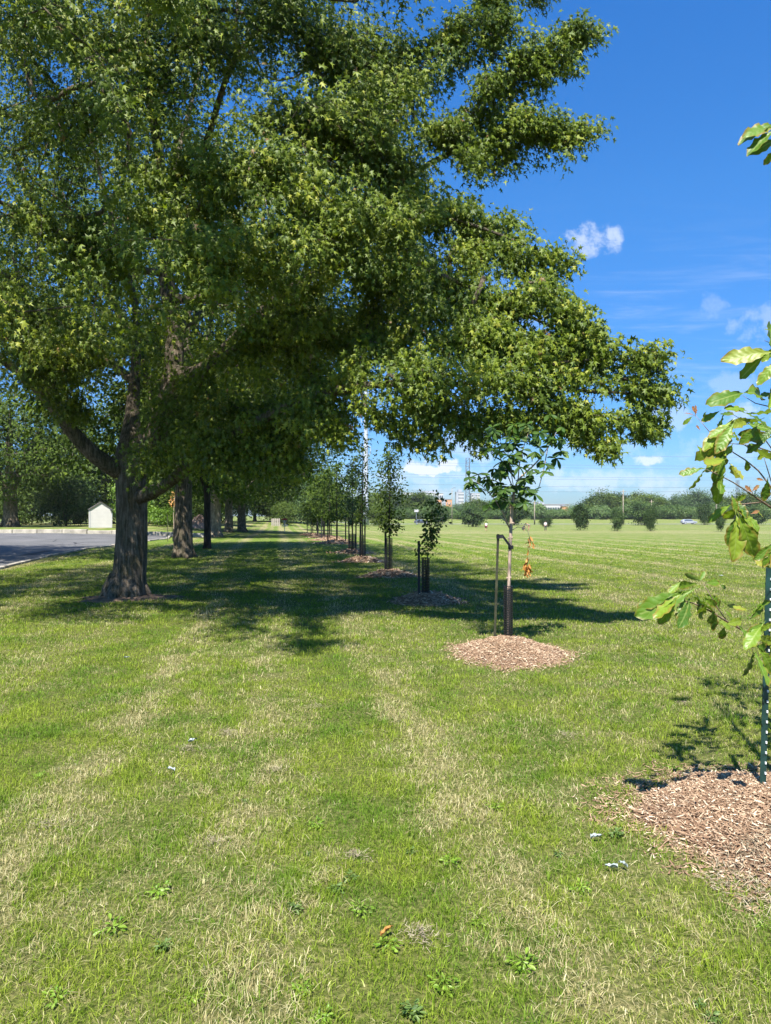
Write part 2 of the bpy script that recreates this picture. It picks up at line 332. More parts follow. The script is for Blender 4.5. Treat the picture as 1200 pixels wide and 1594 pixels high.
class MB:
    """collects polygons, builds ONE mesh object"""
    def __init__(s): s.V = []; s.Fc = []; s.n = 0; s.t = []
    def add(s, V, Fs, tint=0.5):
        V = np.asarray(V, float).reshape(-1, 3)
        s.V.append(V); s.Fc += [tuple(int(i) + s.n for i in f) for f in Fs]; s.n += len(V)
        s.t.append(np.full(len(V), tint) if np.isscalar(tint) else tint)
    def box(s, c, size, rz=0.0, M3=None, tint=0.5):
        hx, hy, hz = [q / 2 for q in size]
        V = np.array([(x, y, z) for z in (-hz, hz) for y in (-hy, hy) for x in (-hx, hx)])
        if M3 is None: M3 = np.array(Matrix.Rotation(rz, 3, 'Z'))
        V = V @ np.array(M3).T + np.array(c)
        s.add(V, [(0, 2, 3, 1), (4, 5, 7, 6), (0, 1, 5, 4), (2, 6, 7, 3), (0, 4, 6, 2), (1, 3, 7, 5)], tint)
    def tube(s, pts, rad, n=8, cap=True, wob=0.0, flare=None, tint=0.5):
        P = np.array([list(p) for p in pts], float); m = len(P)
        rad = np.full(m, rad) if np.isscalar(rad) else np.asarray(rad, float)
        T = np.gradient(P, axis=0); T /= np.linalg.norm(T, axis=1)[:, None] + 1e-9
        a = np.array([1., 0, 0]) if abs(T[0][0]) < 0.8 else np.array([0, 1., 0])
        an = np.arange(n) * 2 * math.pi / n; rings = []
        for i in range(m):
            a = a - T[i] * np.dot(a, T[i]); a /= np.linalg.norm(a) + 1e-9
            b = np.cross(T[i], a)
            rr = rad[i] * (1 + (wob * np.sin(an * 3 + i * 0.35) + wob * 0.7 * np.sin(an * 5 - i * 0.6) if wob else 0))
            if flare is not None and flare[i] > 0: rr = rr * (1 + flare[i] * (0.5 + 0.5 * np.cos(an * 5 + 0.6)) )
            rr = np.broadcast_to(rr, an.shape)
            rings.append(P[i] + np.outer(np.cos(an) * rr, a) + np.outer(np.sin(an) * rr, b))
        V = np.concatenate(rings); Fs = []
        for i in range(m - 1):
            for j in range(n):
                j2 = (j + 1) % n
                Fs.append((i * n + j, i * n + j2, (i + 1) * n + j2, (i + 1) * n + j))
        if cap: Fs.append(tuple(range(n))[::-1]); Fs.append(tuple((m - 1) * n + j for j in range(n)))
        s.add(V, Fs, tint)
    def build(s, name, mt, parent=None, smooth=False, bevel=0.0, loc=None):
        me = bpy.data.meshes.new(name)
        me.from_pydata(np.concatenate(s.V).tolist(), [], s.Fc); me.update()
        if smooth: me.polygons.foreach_set('use_smooth', [True] * len(me.polygons))
        at = me.attributes.new('tint', 'FLOAT', 'POINT'); at.data.foreach_set('value', np.concatenate(s.t).astype(np.float32))
        me.materials.append(M[mt] if isinstance(mt, str) else mt)
        o = bpy.data.objects.new(name, me); C.objects.link(o)
        if parent is not None: o.parent = parent
        if loc is not None: o.location = loc
        if bevel: md = o.modifiers.new('bevel', 'BEVEL'); md.width = bevel; md.segments = 2
        return o
def empty(name, loc=(0, 0, 0), rz=0.0):
    o = bpy.data.objects.new(name, None); C.objects.link(o); o.location = loc; o.rotation_euler = (0, 0, rz)
    o.empty_display_size = 0.2; return o
def tag(o, label=None, cat=None, group=None, kind=None):
    if label: o['label'] = label
    if cat: o['category'] = cat
    if group: o['group'] = group
    if kind: o['kind'] = kind
    return o
def copy_tree(o, parent=None):
    c = o.copy(); C.objects.link(c)
    if parent is not None: c.parent = parent
    for ch in list(o.children): copy_tree(ch, c)
    return c

# ------------------------------------------------------------------ leaves
def star_leaf():      # five-lobed maple leaf, 5 quads around the centre
    tips = [(0.0, 1.0), (0.52, 0.62), (0.50, 0.08), (-0.50, 0.08), (-0.52, 0.62)]
    # order: start at petiole notch, go round
    out = [(0, 0.0), (0.46, -0.02), (0.17, 0.27), (0.58, 0.58), (0.14, 0.52), (0, 1.0), (-0.14, 0.52), (-0.58, 0.58), (-0.17, 0.27), (-0.46, -0.02)]
    V = [(x, y, -0.28 * (x * x) - 0.22 * max(0, y - 0.4) ** 2 - 0.03 * (1 if abs(x) > .3 else 0)) for x, y in out] + [(0, 0.33, 0.06)]
    c = 10
    Fq = [(c, 0, 1, 2), (c, 2, 3, 4), (c, 4, 5, 6), (c, 6, 7, 8), (c, 8, 9, 0)]
    return np.array(V), np.array(Fq)
def star_variant(k):
    V, Fq = star_leaf(); V = V.copy(); x, y = V[:, 0].copy(), V[:, 1].copy()
    if k == 0: V[:, 0] = x * .62; V[:, 2] += .55 * np.abs(x) - .05; V[:, 2] -= .25 * y * y      # folded up on the rib
    elif k == 1: V[:, 0] = x * .85; V[:, 2] -= .55 * np.maximum(0, y - .3) ** 1.3 + .35 * x * x  # tip hanging
    else: V[:, 0] = x * .75 + .12 * y * y; V[:, 2] += .3 * x * (y - .3) - .1 * np.abs(x)          # twisted
    return V, Fq
def quad_leaf():      # simple pointed leaf folded on its rib: 2 tris each side kept as 2 quads
    V = [(0, 0, 0), (0.32, 0.45, -0.08), (0, 1, -0.12), (-0.32, 0.45, -0.08)]
    return np.array(V), np.array([(0, 1, 2, 3)])
def tuft_leaf():      # ragged three-lobed clump
    V = [(0, 0, 0), (0.5, 0.25, -0.1), (0.16, 0.5, 0.03), (0.2, 1, -0.12), (-0.12, 0.55, 0.03), (-0.55, 0.6, -0.1), (-0.2, 0.2, 0.0)]
    return np.array(V), np.array([(0, 1, 2, 6), (6, 2, 3, 4), (6, 4, 5, 5)])[:2]
def norm(a): return a / (np.linalg.norm(a, axis=-1, keepdims=True) + 1e-9)
def place_leaves(P, N, D, size, tmpl):
    """P positions, N normals, D axis directions, size scalars -> V, Faces, count per leaf"""
    V0, F0 = tmpl; n = len(P)
    N = norm(N); D = norm(D - N * np.sum(D * N, 1, keepdims=True)); X = np.cross(D, N)
    V = P[:, None, :] + size[:, None, None] * (V0[None, :, 0, None] * X[:, None, :] + V0[None, :, 1, None] * D[:, None, :] + V0[None, :, 2, None] * N[:, None, :])
    Fa = F0[None] + (np.arange(n) * len(V0))[:, None, None]
    return V.reshape(-1, 3), Fa.reshape(-1, F0.shape[1]), len(V0)

def grow(P0, par0, r0, targets, step=0.3, rr=rng, bend=0.25, pen=None):
    """grow twigs from a skeleton to every target; returns nodes, parents, min radii, tip index per target"""
    cap = len(P0) + int(len(targets) * 14) + 50
    P = np.zeros((cap, 3)); Dr = np.zeros((cap, 3)); par = np.full(cap, -1); mr = np.zeros(cap); n = len(P0)
    P[:n] = P0; par[:n] = par0; mr[:n] = r0
    for i in range(n): Dr[i] = (P[i] - P[par[i]]) if par[i] >= 0 else (0, 0, 1)
    Dr[:n] = norm(Dr[:n]); ok = np.ones(cap, bool)
    tips = np.zeros(len(targets), int); pn = np.zeros(cap)
    if pen is not None: pn[:n] = pen
    ordr = np.argsort(np.linalg.norm(targets - P[n // 3], axis=1))
    for ti in ordr:
        T = targets[ti]; d = T - P[:n]; L = np.linalg.norm(d, axis=1) + 1e-6
        ca = np.sum(d * Dr[:n], 1) / L
        cost = L * (1.35 - 0.6 * ca) + np.where(L < 0.12, 0.5, 0) + pn[:n]
        j = int(np.argmin(cost)); Lj = L[j]; k = int(min(12, max(2, Lj / step)))
        if n + k >= cap: tips[ti] = j; continue
        a = P[j]; c1 = a + Dr[j] * Lj * 0.4; c2 = T - (T - a) * 0.3 + np.array([0, 0, 0.10 * Lj])
        prev = j
        for q in range(1, k + 1):
            t = q / k
            pt = (1 - t) ** 3 * a + 3 * (1 - t) ** 2 * t * c1 + 3 * (1 - t) * t * t * c2 + t ** 3 * T
            if q < k: pt = pt + rr.normal(0, 0.03 * Lj / k + 0.01, 3)
            P[n] = pt; par[n] = prev; Dr[n] = norm(pt - P[prev]); prev = n; n += 1
        tips[ti] = prev
    return P[:n], par[:n], mr[:n], tips
def skeleton(lines):
    """lines: list of (attach_line or None, [(x,y,z,r)...]) -> nodes; resampled"""
    P = []; par = []; r = []; ends = []
    for att, pts in lines:
        pts = np.array(pts, float)
        if att is None: prev = -1
        else:
            d = np.linalg.norm(np.array(P) - pts[0, :3], axis=1); prev = int(np.argmin(d)); pts[0, :3] = P[prev]
        first = True
        for a, b in zip(pts[:-1], pts[1:]):
            L = np.linalg.norm(b[:3] - a[:3]); m = max(1, int(L / 0.3))
            for q in range(0 if (first and prev == -1) else 1, m + 1):
                t = q / m; P.append(a[:3] * (1 - t) + b[:3] * t); par.append(prev); r.append(a[3] * (1 - t) + b[3] * t); prev = len(P) - 1
            first = False
    P = np.array(P)
    # smooth
    for it in range(3):
        Q = P.copy(); ch = {}
        for i, p_ in enumerate(par):
            if p_ >= 0: ch.setdefault(p_, []).append(i)
        for i in range(len(P)):
            if par[i] >= 0 and i in ch: Q[i] = 0.5 * P[i] + 0.25 * P[par[i]] + 0.25 * P[ch[i][0]]
        P = Q
    return P, np.array(par), np.array(r)
def branch_mesh(P, par, mr, tips, rt=0.006, expo=0.46, twig_min=0.0, wob=0.0, rmax=None):
    n = len(P); cnt = np.zeros(n)
    for t in tips: cnt[t] += 1
    for i in range(n - 1, 0, -1):
        if par[i] >= 0 and par[i] < i: cnt[par[i]] += cnt[i]
    rad = np.maximum(mr, rt * np.maximum(cnt, 1) ** expo)
    rad = np.where(mr > 0, np.maximum(mr, np.minimum(rad, mr * 1.0 + 0.0)), rad)
    for i in range(n):
        if par[i] >= 0: rad[i] = min(rad[i], rad[par[i]])
    ch = [[] for _ in range(n)]; roots = []
    for i in range(n):
        if par[i] >= 0: ch[par[i]].append(i)
        else: roots.append(i)
    mb = MB(); stack = [(r_, None) for r_ in roots]
    while stack:
        s, pr = stack.pop(); chain = ([pr] if pr is not None else []) + [s]; cur = s
        while ch[cur]:
            cs = sorted(ch[cur], key=lambda q: -rad[q])
            for o in cs[1:]: stack.append((o, cur))
            cur = cs[0]; chain.append(cur)
        if len(chain) < 2: continue
        rs = rad[chain].copy()
        if pr is not None: rs[0] = rs[1] if len(rs) > 1 else rs[0]
        rs[-1] *= 0.5
        big = rs.max(); ns = 14 if big > 0.15 else 8 if big > 0.05 else 5 if big > 0.015 else 3
        mb.tube(P[chain], rs, ns, cap=True, wob=wob if big > 0.1 else 0.0)
    return mb, rad

# ------------------------------------------------------------------ ground
def ax(a, b, n, k=3.2):
    t = np.linspace(-1, 1, n); s = np.sinh(t * k) / math.sinh(k); return np.where(s < 0, -s * a, s * b)
xs = ax(-900, 900, 161, 5.2); ys = np.concatenate([np.linspace(-60, 0, 14)[:-1], 0 + np.expm1(np.linspace(0, 1, 190) * 6.6) / math.expm1(6.6) * 900])
X, Y = np.meshgrid(xs, ys); Z = g(X, Y)
V = np.stack([X, Y, Z], -1).reshape(-1, 3); nx = len(xs)
ii = np.arange(len(ys) - 1)[:, None] * nx + np.arange(nx - 1)[None]; ii = ii.ravel()
o = npmesh('ground', V, [np.stack([ii, ii + 1, ii + nx + 1, ii + nx], 1)], 'lawn', smooth=True)
tag(o, 'mown park lawn of green and straw coloured grass', None, None, 'structure')

# car park (asphalt) with its kerbs
edge_pts = [(-7.5, 2), (-9.5, 12), (-11.6, 21), (-12.9, 26.4), (-14.0, 32.3), (-14.2, 38), (-14.4, 46), (-15.6, 50.5)]
ey = np.array([q[1] for q in edge_pts]); ex = np.array([q[0] for q in edge_pts])
def lot_edge(y): return float(np.interp(y, ey, ex))
V = []; rows = np.linspace(2, 50.5, 60); cols = 30
for y in rows:
    x1 = lot_edge(y); x0 = -90
    for c in range(cols):
        t = (c / (cols - 1)) ** 0.45; x = x0 * (1 - t) + x1 * t; V.append((x, y, gz(x, y) + 0.03))
ii = (np.arange(len(rows) - 1)[:, None] * cols + np.arange(cols - 1)[None]).ravel()
o = npmesh('car_park', np.array(V), [np.stack([ii, ii + 1, ii + cols + 1, ii + cols], 1)], 'asphalt')
tag(o, 'grey asphalt car park beside the lawn', None, None, 'structure')
mb = MB()
def kerb_run(mb, pts, w, h, jit=0.02):
    for (a, b) in zip(pts[:-1], pts[1:]):
        a = Vector(a); b = Vector(b); L = (b - a).length; m = max(1, int(L / 1.8))
        for i in range(m):
            p = a.lerp(b, (i + 0.5) / m); d = (b - a).normalized(); rz = math.atan2(d.y, d.x)
            mb.box((p.x + random.uniform(-jit, jit), p.y, gz(p.x, p.y) + h / 2 - 0.05 + random.uniform(-jit, jit)), (L / m * random.uniform(0.97, 0.995), w, h + 0.1), rz + random.uniform(-.008, .008))
kerb_run(mb, [(x + 0.08, y) for x, y in edge_pts], 0.17, 0.07)
o = mb.build('near_kerb', 'concrete', bevel=0.02); tag(o, 'low worn kerb along the lawn side of the car park', None, None, 'structure')
mb = MB(); kerb_run(mb, [(-90, 50.8), (-12.6, 50.8)], 0.3, 0.30, 0.03)
o = mb.build('far_kerb', 'concrete', bevel=0.035); tag(o, 'crumbling pale concrete kerb at the far edge of the car park', None, None, 'structure')
# far road
V = []; n = 0
for x in np.linspace(-40, 260, 60):
    for y in (212, 219): V.append((x, y, gz(x, y) + 0.05))
ii = np.arange(59) * 2
o = npmesh('road', np.array(V), [np.stack([ii, ii + 2, ii + 3, ii + 1], 1)], 'road'); tag(o, 'distant road across the far side of the park', None, None, 'structure')
# concrete apron near kerb tip, and soil ring under the big trunk
# ------------------------------------------------------------------ mulch + saplings layout
row = [(2.17, 3.86), (1.41, 8.35), (0.74, 12.9), (0.10, 18.4), (-0.80, 24.0), (-1.40, 29.5), (-2.75, 39.5), (-3.6, 45.0), (-4.5, 51.5), (-5.6, 57.5), (-6.6, 63.5)]
mulch_r = [(0.92, 0.78), (0.60, 0.72), (0.58, 0.66), (0.72, 0.6), (0.75, 0.6), (0.75, .6), (1.15, 0.95), (1.2, 1.0), (1.2, 1.0), (1.2, 1.0), (1.2, 1.0)]
mulch_c = [(2.30, 3.58), (1.44, 8.10), (0.77, 13.0)] + row[3:]
def in_mulch(x, y, k=1.0):
    r = np.full(np.shape(x), 9.0)
    for (mx_, my_), (ra, rb) in zip(mulch_c, mulch_r):
        r = np.minimum(r, ((x - mx_) / (ra * k)) ** 2 + ((y - my_) / (rb * k)) ** 2)
    return r
mulch_labels = ['reddish wood chip mound at the green stake on the right edge', 'pale wood chip ring around the leafy sapling with hanging dead leaves',
    'shaded mulch ring under the small bent sapling', 'dark shaded mulch ring under the slim upright sapling', 'shaded mulch ring around the fourth sapling beyond the leafy one',
    'mulch ring in deep shade just in front of the sunlit orange ring', 'broad sunlit orange mulch ring in mid distance', 'mulch ring directly behind the sunlit orange one',
    'mulch ring third from the far end of the row', 'second to last mulch ring of the row', 'farthest mulch ring of the sapling row']
def mulch(i):
    (cx, cy), (ra, rb) = mulch_c[i], mulch_r[i]; h = 0.14 if i else 0.17
    nr, na = (26, 96) if i < 2 else (10, 40)
    V = []; T = []; r2 = np.random.default_rng(50 + i)
    an = np.arange(na) * 2 * math.pi / na
    wob = 1 + 0.07 * np.sin(an * 3 + i) + 0.05 * np.sin(an * 7 + 2 * i) + 0.03 * np.sin(an * 13 + i)
    def hh(t): return h * (1 - t ** 1.9) + 0.035 * (math.exp(-((t - 0.3) / 0.16) ** 2) if i else 0.0)
    z0 = gz(cx, cy)
    for k in range(nr + 1):
        t = k / nr
        for j in range(na):
            x = ra * t * wob[j] * math.cos(an[j]); y = rb * t * wob[j] * math.sin(an[j])
            V.append((x, y, gz(cx + x, cy + y) - z0 + hh(t) + (r2.uniform(-.012, .012) if t < .97 else -0.02)))
            T.append(r2.uniform(0.0, 0.45))
    V = np.array(V); T = np.array(T)
    ii = (np.arange(nr)[:, None] * na + np.arange(na)[None]); jj = (np.arange(nr)[:, None] * na + (np.arange(na)[None] + 1) % na)
    F1 = np.stack([ii, jj, jj + na, ii + na], -1).reshape(-1, 4)
    # chips
    nc = [42000, 17000, 2600, 1800, 1200, 900, 1500, 800, 500, 400, 400][i]
    t = r2.power(1.75, nc) * 1.02; t = np.where(t > .8, .8 + (t - .8) * r2.uniform(.6, 2.6, nc), t); a = r2.uniform(0, 2 * math.pi, nc)
    wv = 1 + 0.07 * np.sin(a * 3 + i) + 0.05 * np.sin(a * 7 + 2 * i) + 0.03 * np.sin(a * 13 + i)
    x = ra * t * wv * np.cos(a); y = rb * t * wv * np.sin(a)
    z = g(cx + x, cy + y) - z0 + np.maximum(h * (1 - np.minimum(t, 1) ** 1.9), 0) + (0.035 * np.exp(-((t - 0.3) / 0.16) ** 2) if i else 0) + r2.uniform(0.002, 0.018, nc)
    sz = (0.014 + r2.random(nc) ** 2.5 * 0.035) * (.5 if i == 0 else .62 if i == 1 else 1.8 if i < 4 else 2.6)
    Nn = np.stack([r2.normal(0, .38, nc), r2.normal(0, .38, nc), np.ones(nc)], 1); th = r2.uniform(0, 2 * math.pi, nc)
    Dd = np.stack([np.cos(th), np.sin(th), r2.normal(0, .25, nc)], 1)
    w = 0.17
    tm = (np.array([(-w, -1, 0), (w, -1, 0), (w * .7, 1, 0), (-w * .8, 1, 0), (-w, -1, -.14), (w, -1, -.14), (w * .7, 1, -.14), (-w * .8, 1, -.14)]) * 1.0,
          np.array([(0, 1, 2, 3), (0, 4, 5, 1), (1, 5, 6, 2), (2, 6, 7, 3), (3, 7, 4, 0)]))
    V2, F2, q = place_leaves(np.stack([x, y, z], 1), Nn, Dd, sz, tm)
    tn = np.clip(r2.normal(0.55, 0.24, nc), 0, 1); tn = np.where(r2.random(nc) < .05, 0.98, tn)
    o = npmesh('mulch_ring', np.concatenate([V, V2]), [F1, F2 + len(V)], 'mulch', {'tint': np.concatenate([T, np.repeat(tn, q)])}, loc=(cx, cy, z0))
    tag(o, mulch_labels[i], 'mulch', 'mulch rings around the saplings')
for i in range(len(row)): mulch(i)

# ------------------------------------------------------------------ grass blades (stuff)
def grass():
    rr = np.random.default_rng(11); xs_, ys_ = [], []
    rho0 = 19500.0
    ed = np.concatenate([np.arange(1.2, 8, 0.4), np.arange(8, 48, 1.0)])
    for y0, y1 in zip(ed[:-1], ed[1:]):
        ym = (y0 + y1) / 2; hw = 0.62 * ym + 1.0; rho = rho0 * min(1, (3.4 / ym) ** 1.75) * (1 - float(ss(22, 48, ym)))
        n = int(rho * (y1 - y0) * 2 * hw); xs_.append(rr.uniform(-hw, hw, n)); ys_.append(rr.uniform(y0, y1, n))
    x = np.concatenate(xs_); y = np.concatenate(ys_)
    # clumping
    cl = np.sin(x * 7.1 + 1.3 * np.sin(y * 5)) * np.sin(y * 6.3 + 1.7 * np.sin(x * 4.1)); cl = 0.6 * cl + 0.6 * np.sin(x * 17 + 2.1 * np.sin(y * 9 + 1)) * np.sin(y * 15 + 2.3 * np.sin(x * 11)); cl = np.clip(cl, -1, 1); keep = rr.random(len(x)) < 0.74 + 0.26 * cl
    im = in_mulch(x, y)
    keep &= (im > 0.72 + 0.62 * rr.random(len(x)) ** .8) | (rr.random(len(x)) < 0.006)
    keep &= (im > 2.0) | (rr.random(len(x)) < 0.55)
    keep &= x > np.interp(y, ey, ex) + 0.25
    keep &= ((x + 5.0) ** 2 + (y - 13.45) ** 2 * 1.6 > 0.62 ** 2 + 0.2 * rr.random(len(x)))
    x = x[keep]; y = y[keep]; n = len(x); z = g(x, y)
    kind = rr.random(n)
    flat = kind < 0.24
    far = np.sqrt(np.maximum(1, y / 3.4))
    hgt = (0.022 + 0.036 * rr.random(n) ** 1.6) * (1 + 0.38 * cl[keep]); hgt = np.where(flat, hgt * rr.uniform(.7, 1.5, n), hgt) * far ** 0.25
    wid = (0.0007 + 0.0009 * rr.random(n)) * np.where(rr.random(n) < 0.10, 1.8, 1) * far ** 1.42
    th = rr.uniform(0, 2 * math.pi, n); ln = np.where(flat, rr.uniform(1.6, 5.0, n), rr.uniform(0.15, 1.2, n))
    dx, dy = np.cos(th), np.sin(th); up = 1 / np.sqrt(1 + ln ** 2); sd = ln * up
    ph = th + math.pi / 2 + rr.normal(0, .5, n); wx, wy = np.cos(ph) * wid, np.sin(ph) * wid
    zb = np.where(flat, rr.uniform(0.002, 0.026, n), -0.004)
    B = np.stack([x, y, z + zb], 1)
    D1 = np.stack([dx * sd * 0.45, dy * sd * 0.45, up * 0.62], 1) * hgt[:, None]
    wid = np.where(flat, wid * .72, wid); wx, wy = np.cos(ph) * wid, np.sin(ph) * wid
    D2 = np.stack([dx * sd * 0.98, dy * sd * 0.98, up * 0.95 - 0.12 * sd], 1) * hgt[:, None]
    Wd = np.stack([wx, wy, np.zeros(n)], 1)
    V = np.stack([B - Wd, B + Wd, B + D1 + Wd * 0.8, B + D1 - Wd * 0.8, B + D2], 1)
    V[:, 4, 2] = np.maximum(V[:, 4, 2], z + 0.002)
    base = np.arange(n) * 5
    Fq = np.stack([base, base + 1, base + 2, base + 3], 1); Ft = np.stack([base + 3, base + 2, base + 4], 1)
    tint = np.clip(rr.normal(0.48, 0.26, n) , 0, 1)
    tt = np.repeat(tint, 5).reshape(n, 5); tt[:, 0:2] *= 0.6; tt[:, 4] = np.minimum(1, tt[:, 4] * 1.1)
    kd = np.where(flat, rr.random(n) * 0.62, rr.random(n) * 0.9 + 0.14 + 0.22 * cl[keep])
    o = npmesh('grass', V.reshape(-1, 3), [Fq, Ft], 'blade', {'tint': tt.ravel(), 'kind': np.repeat(kd, 5)})
    tag(o, 'short mown grass blades mixed with dry straw clippings', None, None, 'stuff'); print('blades', n)
grass()
# ------------------------------------------------------------------ the big maple
def w4(px, py, Y, r): p = Wp(px, py, Y); return (p.x, p.y, p.z, r)
def big_maple():
    bz = gz(-5, 13.6)
    L = []
    L.append((None, [(-5.05, 13.6, bz - 0.1, .43), (-5.03, 13.6, bz + .12, .37), w4(203, 895, 13.6, .315), w4(206, 820, 13.6, .29), w4(207, 775, 13.6, .33), w4(203, 740, 13.6, .36), w4(200, 712, 13.6, .32)]))
    L.append((1, [w4(192, 752, 13.6, .22), w4(168, 738, 13.4, .165), w4(146, 708, 13.2, .15), w4(122, 686, 13.1, .135), w4(104, 668, 13.0, .125), w4(92, 640, 12.9, .105), w4(74, 618, 12.7, .095), w4(46, 586, 12.4, .08), w4(-20, 545, 12, .07), w4(-110, 480, 11.5, .05)]))
    L.append((1, [w4(84, 630, 12.8, .09), w4(70, 580, 13.2, .07), w4(50, 500, 13.8, .05), w4(20, 400, 14, .04)]))
    L.append((1, [w4(200, 715, 13.6, .27), w4(204, 680, 13.7, .20), w4(208, 640, 13.9, .14), w4(207, 595, 14.1, .11), w4(215, 552, 14.3, .09), w4(212, 470, 14.5, .07), w4(180, 360, 14.6, .05), w4(150, 250, 14.6, .04), w4(120, 120, 14.6, .03), w4(110, -100, 14.8, .02)]))
    L.append((1, [w4(213, 735, 13.6, .25), w4(238, 695, 13.4, .22), w4(256, 650, 13.2, .20), w4(267, 610, 13.2, .20), w4(275, 575, 13.3, .185), w4(271, 515, 13.4, .165), w4(262, 457, 13.5, .15), w4(253, 396, 13.6, .13), w4(257, 340, 13.6, .12), w4(250, 260, 13.6, .105), w4(238, 165, 13.6, .095)]))
    L.append((1, [w4(238, 165, 13.6, .06), w4(222, 110, 13.6, .05), w4(205, 60, 13.7, .04), w4(170, -30, 13.8, .03), w4(150, -200, 14, .02)]))
    L.append((1, [w4(239, 160, 13.6, .07), w4(240, 100, 13.4, .06), w4(226, 40, 13.2, .05), w4(230, -120, 13, .03)]))
    L.append((1, [w4(243, 160, 13.6, .05), w4(258, 110, 13.2, .04), w4(278, 55, 12.8, .035), w4(310, 0, 12.4, .03), w4(350, -120, 12, .02)]))
    L.append((1, [w4(225, 778, 13.6, .22), w4(240, 772, 13.3, .14), w4(262, 757, 12.9, .105), w4(284, 730, 12.4, .10), w4(318, 712, 12.0, .085), w4(352, 686, 11.6, .09), w4(400, 655, 11.0, .08), w4(470, 622, 10.3, .075), w4(540, 600, 9.8, .07),
        w4(610, 594, 9.4, .042), w4(655, 603, 9.3, .036), w4(700, 601, 9.2, .031), w4(765, 588, 9.1, .025), w4(840, 603, 9.0, .024), w4(920, 612, 9.0, .022), w4(985, 612, 9.0, .012)]))
    L.append((1, [w4(768, 588, 9.1, .035), w4(830, 560, 9.0, .025), w4(900, 556, 9, .018), w4(975, 560, 9, .012)]))
    L.append((1, [w4(615, 597, 9.4, .035), w4(650, 625, 9.3, .03), w4(672, 665, 9.3, .02), w4(680, 700, 9.3, .01)]))
    L.append((1, [w4(274, 580, 13.3, .14), w4(300, 592, 12.9, .12), w4(330, 560, 12.4, .10), w4(354, 540, 12.0, .09), w4(410, 480, 11.4, .08), w4(500, 415, 10.8, .06), w4(600, 400, 10.4, .05), w4(700, 430, 10, .035), w4(800, 480, 9.6, .025), w4(880, 520, 9.4, .015)]))
    L.append((1, [w4(500, 415, 10.8, .05), w4(580, 350, 10.7, .045), w4(690, 330, 10.4, .03), w4(790, 370, 10.0, .02), w4(860, 398, 9.8, .012)]))
    L.append((1, [w4(263, 470, 13.5, .10), w4(300, 480, 13.0, .08), w4(329, 454, 12.6, .07), w4(354, 416, 12.2, .06), w4(396, 392, 11.8, .05), w4(460, 330, 11, .04), w4(520, 240, 10.5, .03)]))
    L.append((1, [w4(253, 440, 13.6, .075), w4(225, 432, 13.2, .065), w4(183, 412, 12.7, .055), w4(137, 380, 12.2, .05), w4(104, 370, 11.8, .045), w4(62, 345, 11.4, .04), w4(0, 312, 11, .035), w4(-100, 270, 10.6, .02)]))
    L.append((1, [w4(440, 360, 11.4, .08), w4(540, 342, 11.2, .07), w4(600, 305, 11.1, .06), w4(660, 255, 11, .05), w4(705, 226, 10.9, .04), w4(760, 210, 10.8, .03), w4(850, 205, 10.6, .018), w4(915, 205, 10.5, .01)]))
    L.append((1, [w4(700, 228, 10.9, .03), w4(740, 160, 10.8, .025), w4(800, 95, 10.6, .02), w4(900, 45, 10.5, .012)]))
    L.append((1, [w4(256, 340, 13.6, .08), w4(300, 270, 13.2, .065), w4(333, 212, 13.0, .06), w4(334, 165, 12.8, .055), w4(346, 125, 12.6, .05), w4(362, 88, 12.4, .045), w4(408, 30, 12.0, .04), w4(458, 10, 11.6, .035), w4(560, -60, 11.2, .025)]))
    L.append((1, [w4(360, 88, 12.4, .04), w4(372, 30, 12.2, .03), w4(370, -80, 12, .02)]))
    L.append((1, [w4(250, 380, 13.6, .08), w4(262, 300, 15, .07), w4(300, 150, 16.5, .05), w4(330, 40, 17, .03)]))
    L.append((1, [w4(205, 600, 14.1, .09), w4(150, 540, 15.5, .07), w4(60, 480, 16.5, .05), w4(-40, 430, 17, .03)]))
    L.append((1, [w4(271, 530, 13.4, .09), w4(330, 480, 15, .07), w4(400, 400, 16.5, .05), w4(480, 330, 17.5, .03)]))
    # first attach index is None -> root; the others attach to the nearest node already laid
    P0, par0, r0 = skeleton([(None if i == 0 else 1, pts) for i, (a, pts) in enumerate(L)])
    tg = []
    def cap(a, b, r0_, r1_, n, flat=0.8):
        # a bough: branchlets leave its axis forward and sideways, leaf sprays sit along each branchlet
        a = np.array(Wp(*a)); b = np.array(Wp(*b)); ad = (b - a) / (np.linalg.norm(b - a) + 1e-6); flat = max(flat, .7); k = 0
        while k < n:
            t = rng.random(); t = min(1, t * 1.04); q = a * (1 - t) + b * t; r = (r0_ * (1 - t) + r1_ * t) * rng.uniform(.55, 1.55)
            d = rng.normal(0, 1, 3); d -= ad * np.dot(d, ad); d /= np.linalg.norm(d); d = d * .85 + ad * rng.uniform(.2, 1.0); d[2] *= flat
            m_ = int(min(5, max(1, round(r / .17)))); droop = rng.uniform(0, .35)
            for s_ in range(m_):
                f = (s_ + .7) / m_; tg.append(q + d * r * f + np.array([0, 0, -droop * r * f * f]) + rng.normal(0, .035, 3)); k += 1
                if k >= n: break
    # silhouette boughs, right side
    cap((600, 110, 11.5), (690, 60, 11), .6, .3, 20)
    cap((690, 130, 11), (780, 30, 10.6), .45, .25, 26)
    cap((740, 150, 10.9), (925, 42, 10.4), .4, .12, 54, .6)
    cap((690, 60, 10.9), (860, -40, 10.8), .5, .3, 40)
    cap((640, 215, 11), (850, 200, 10.5), .5, .25, 60, .6); cap((820, 200, 10.5), (932, 203, 10.4), .2, .07, 22, .6)
    cap((700, 175, 11), (880, 165, 10.6), .35, .15, 26, .6)
    cap((760, 228, 10.8), (830, 245, 10.6), .25, .1, 9, .6)
    cap((720, 215, 10.9), (765, 268, 10.8), .1, .06, 7, .6)
    cap((560, 330, 10.9), (790, 345, 10.3), .85, .28, 90)
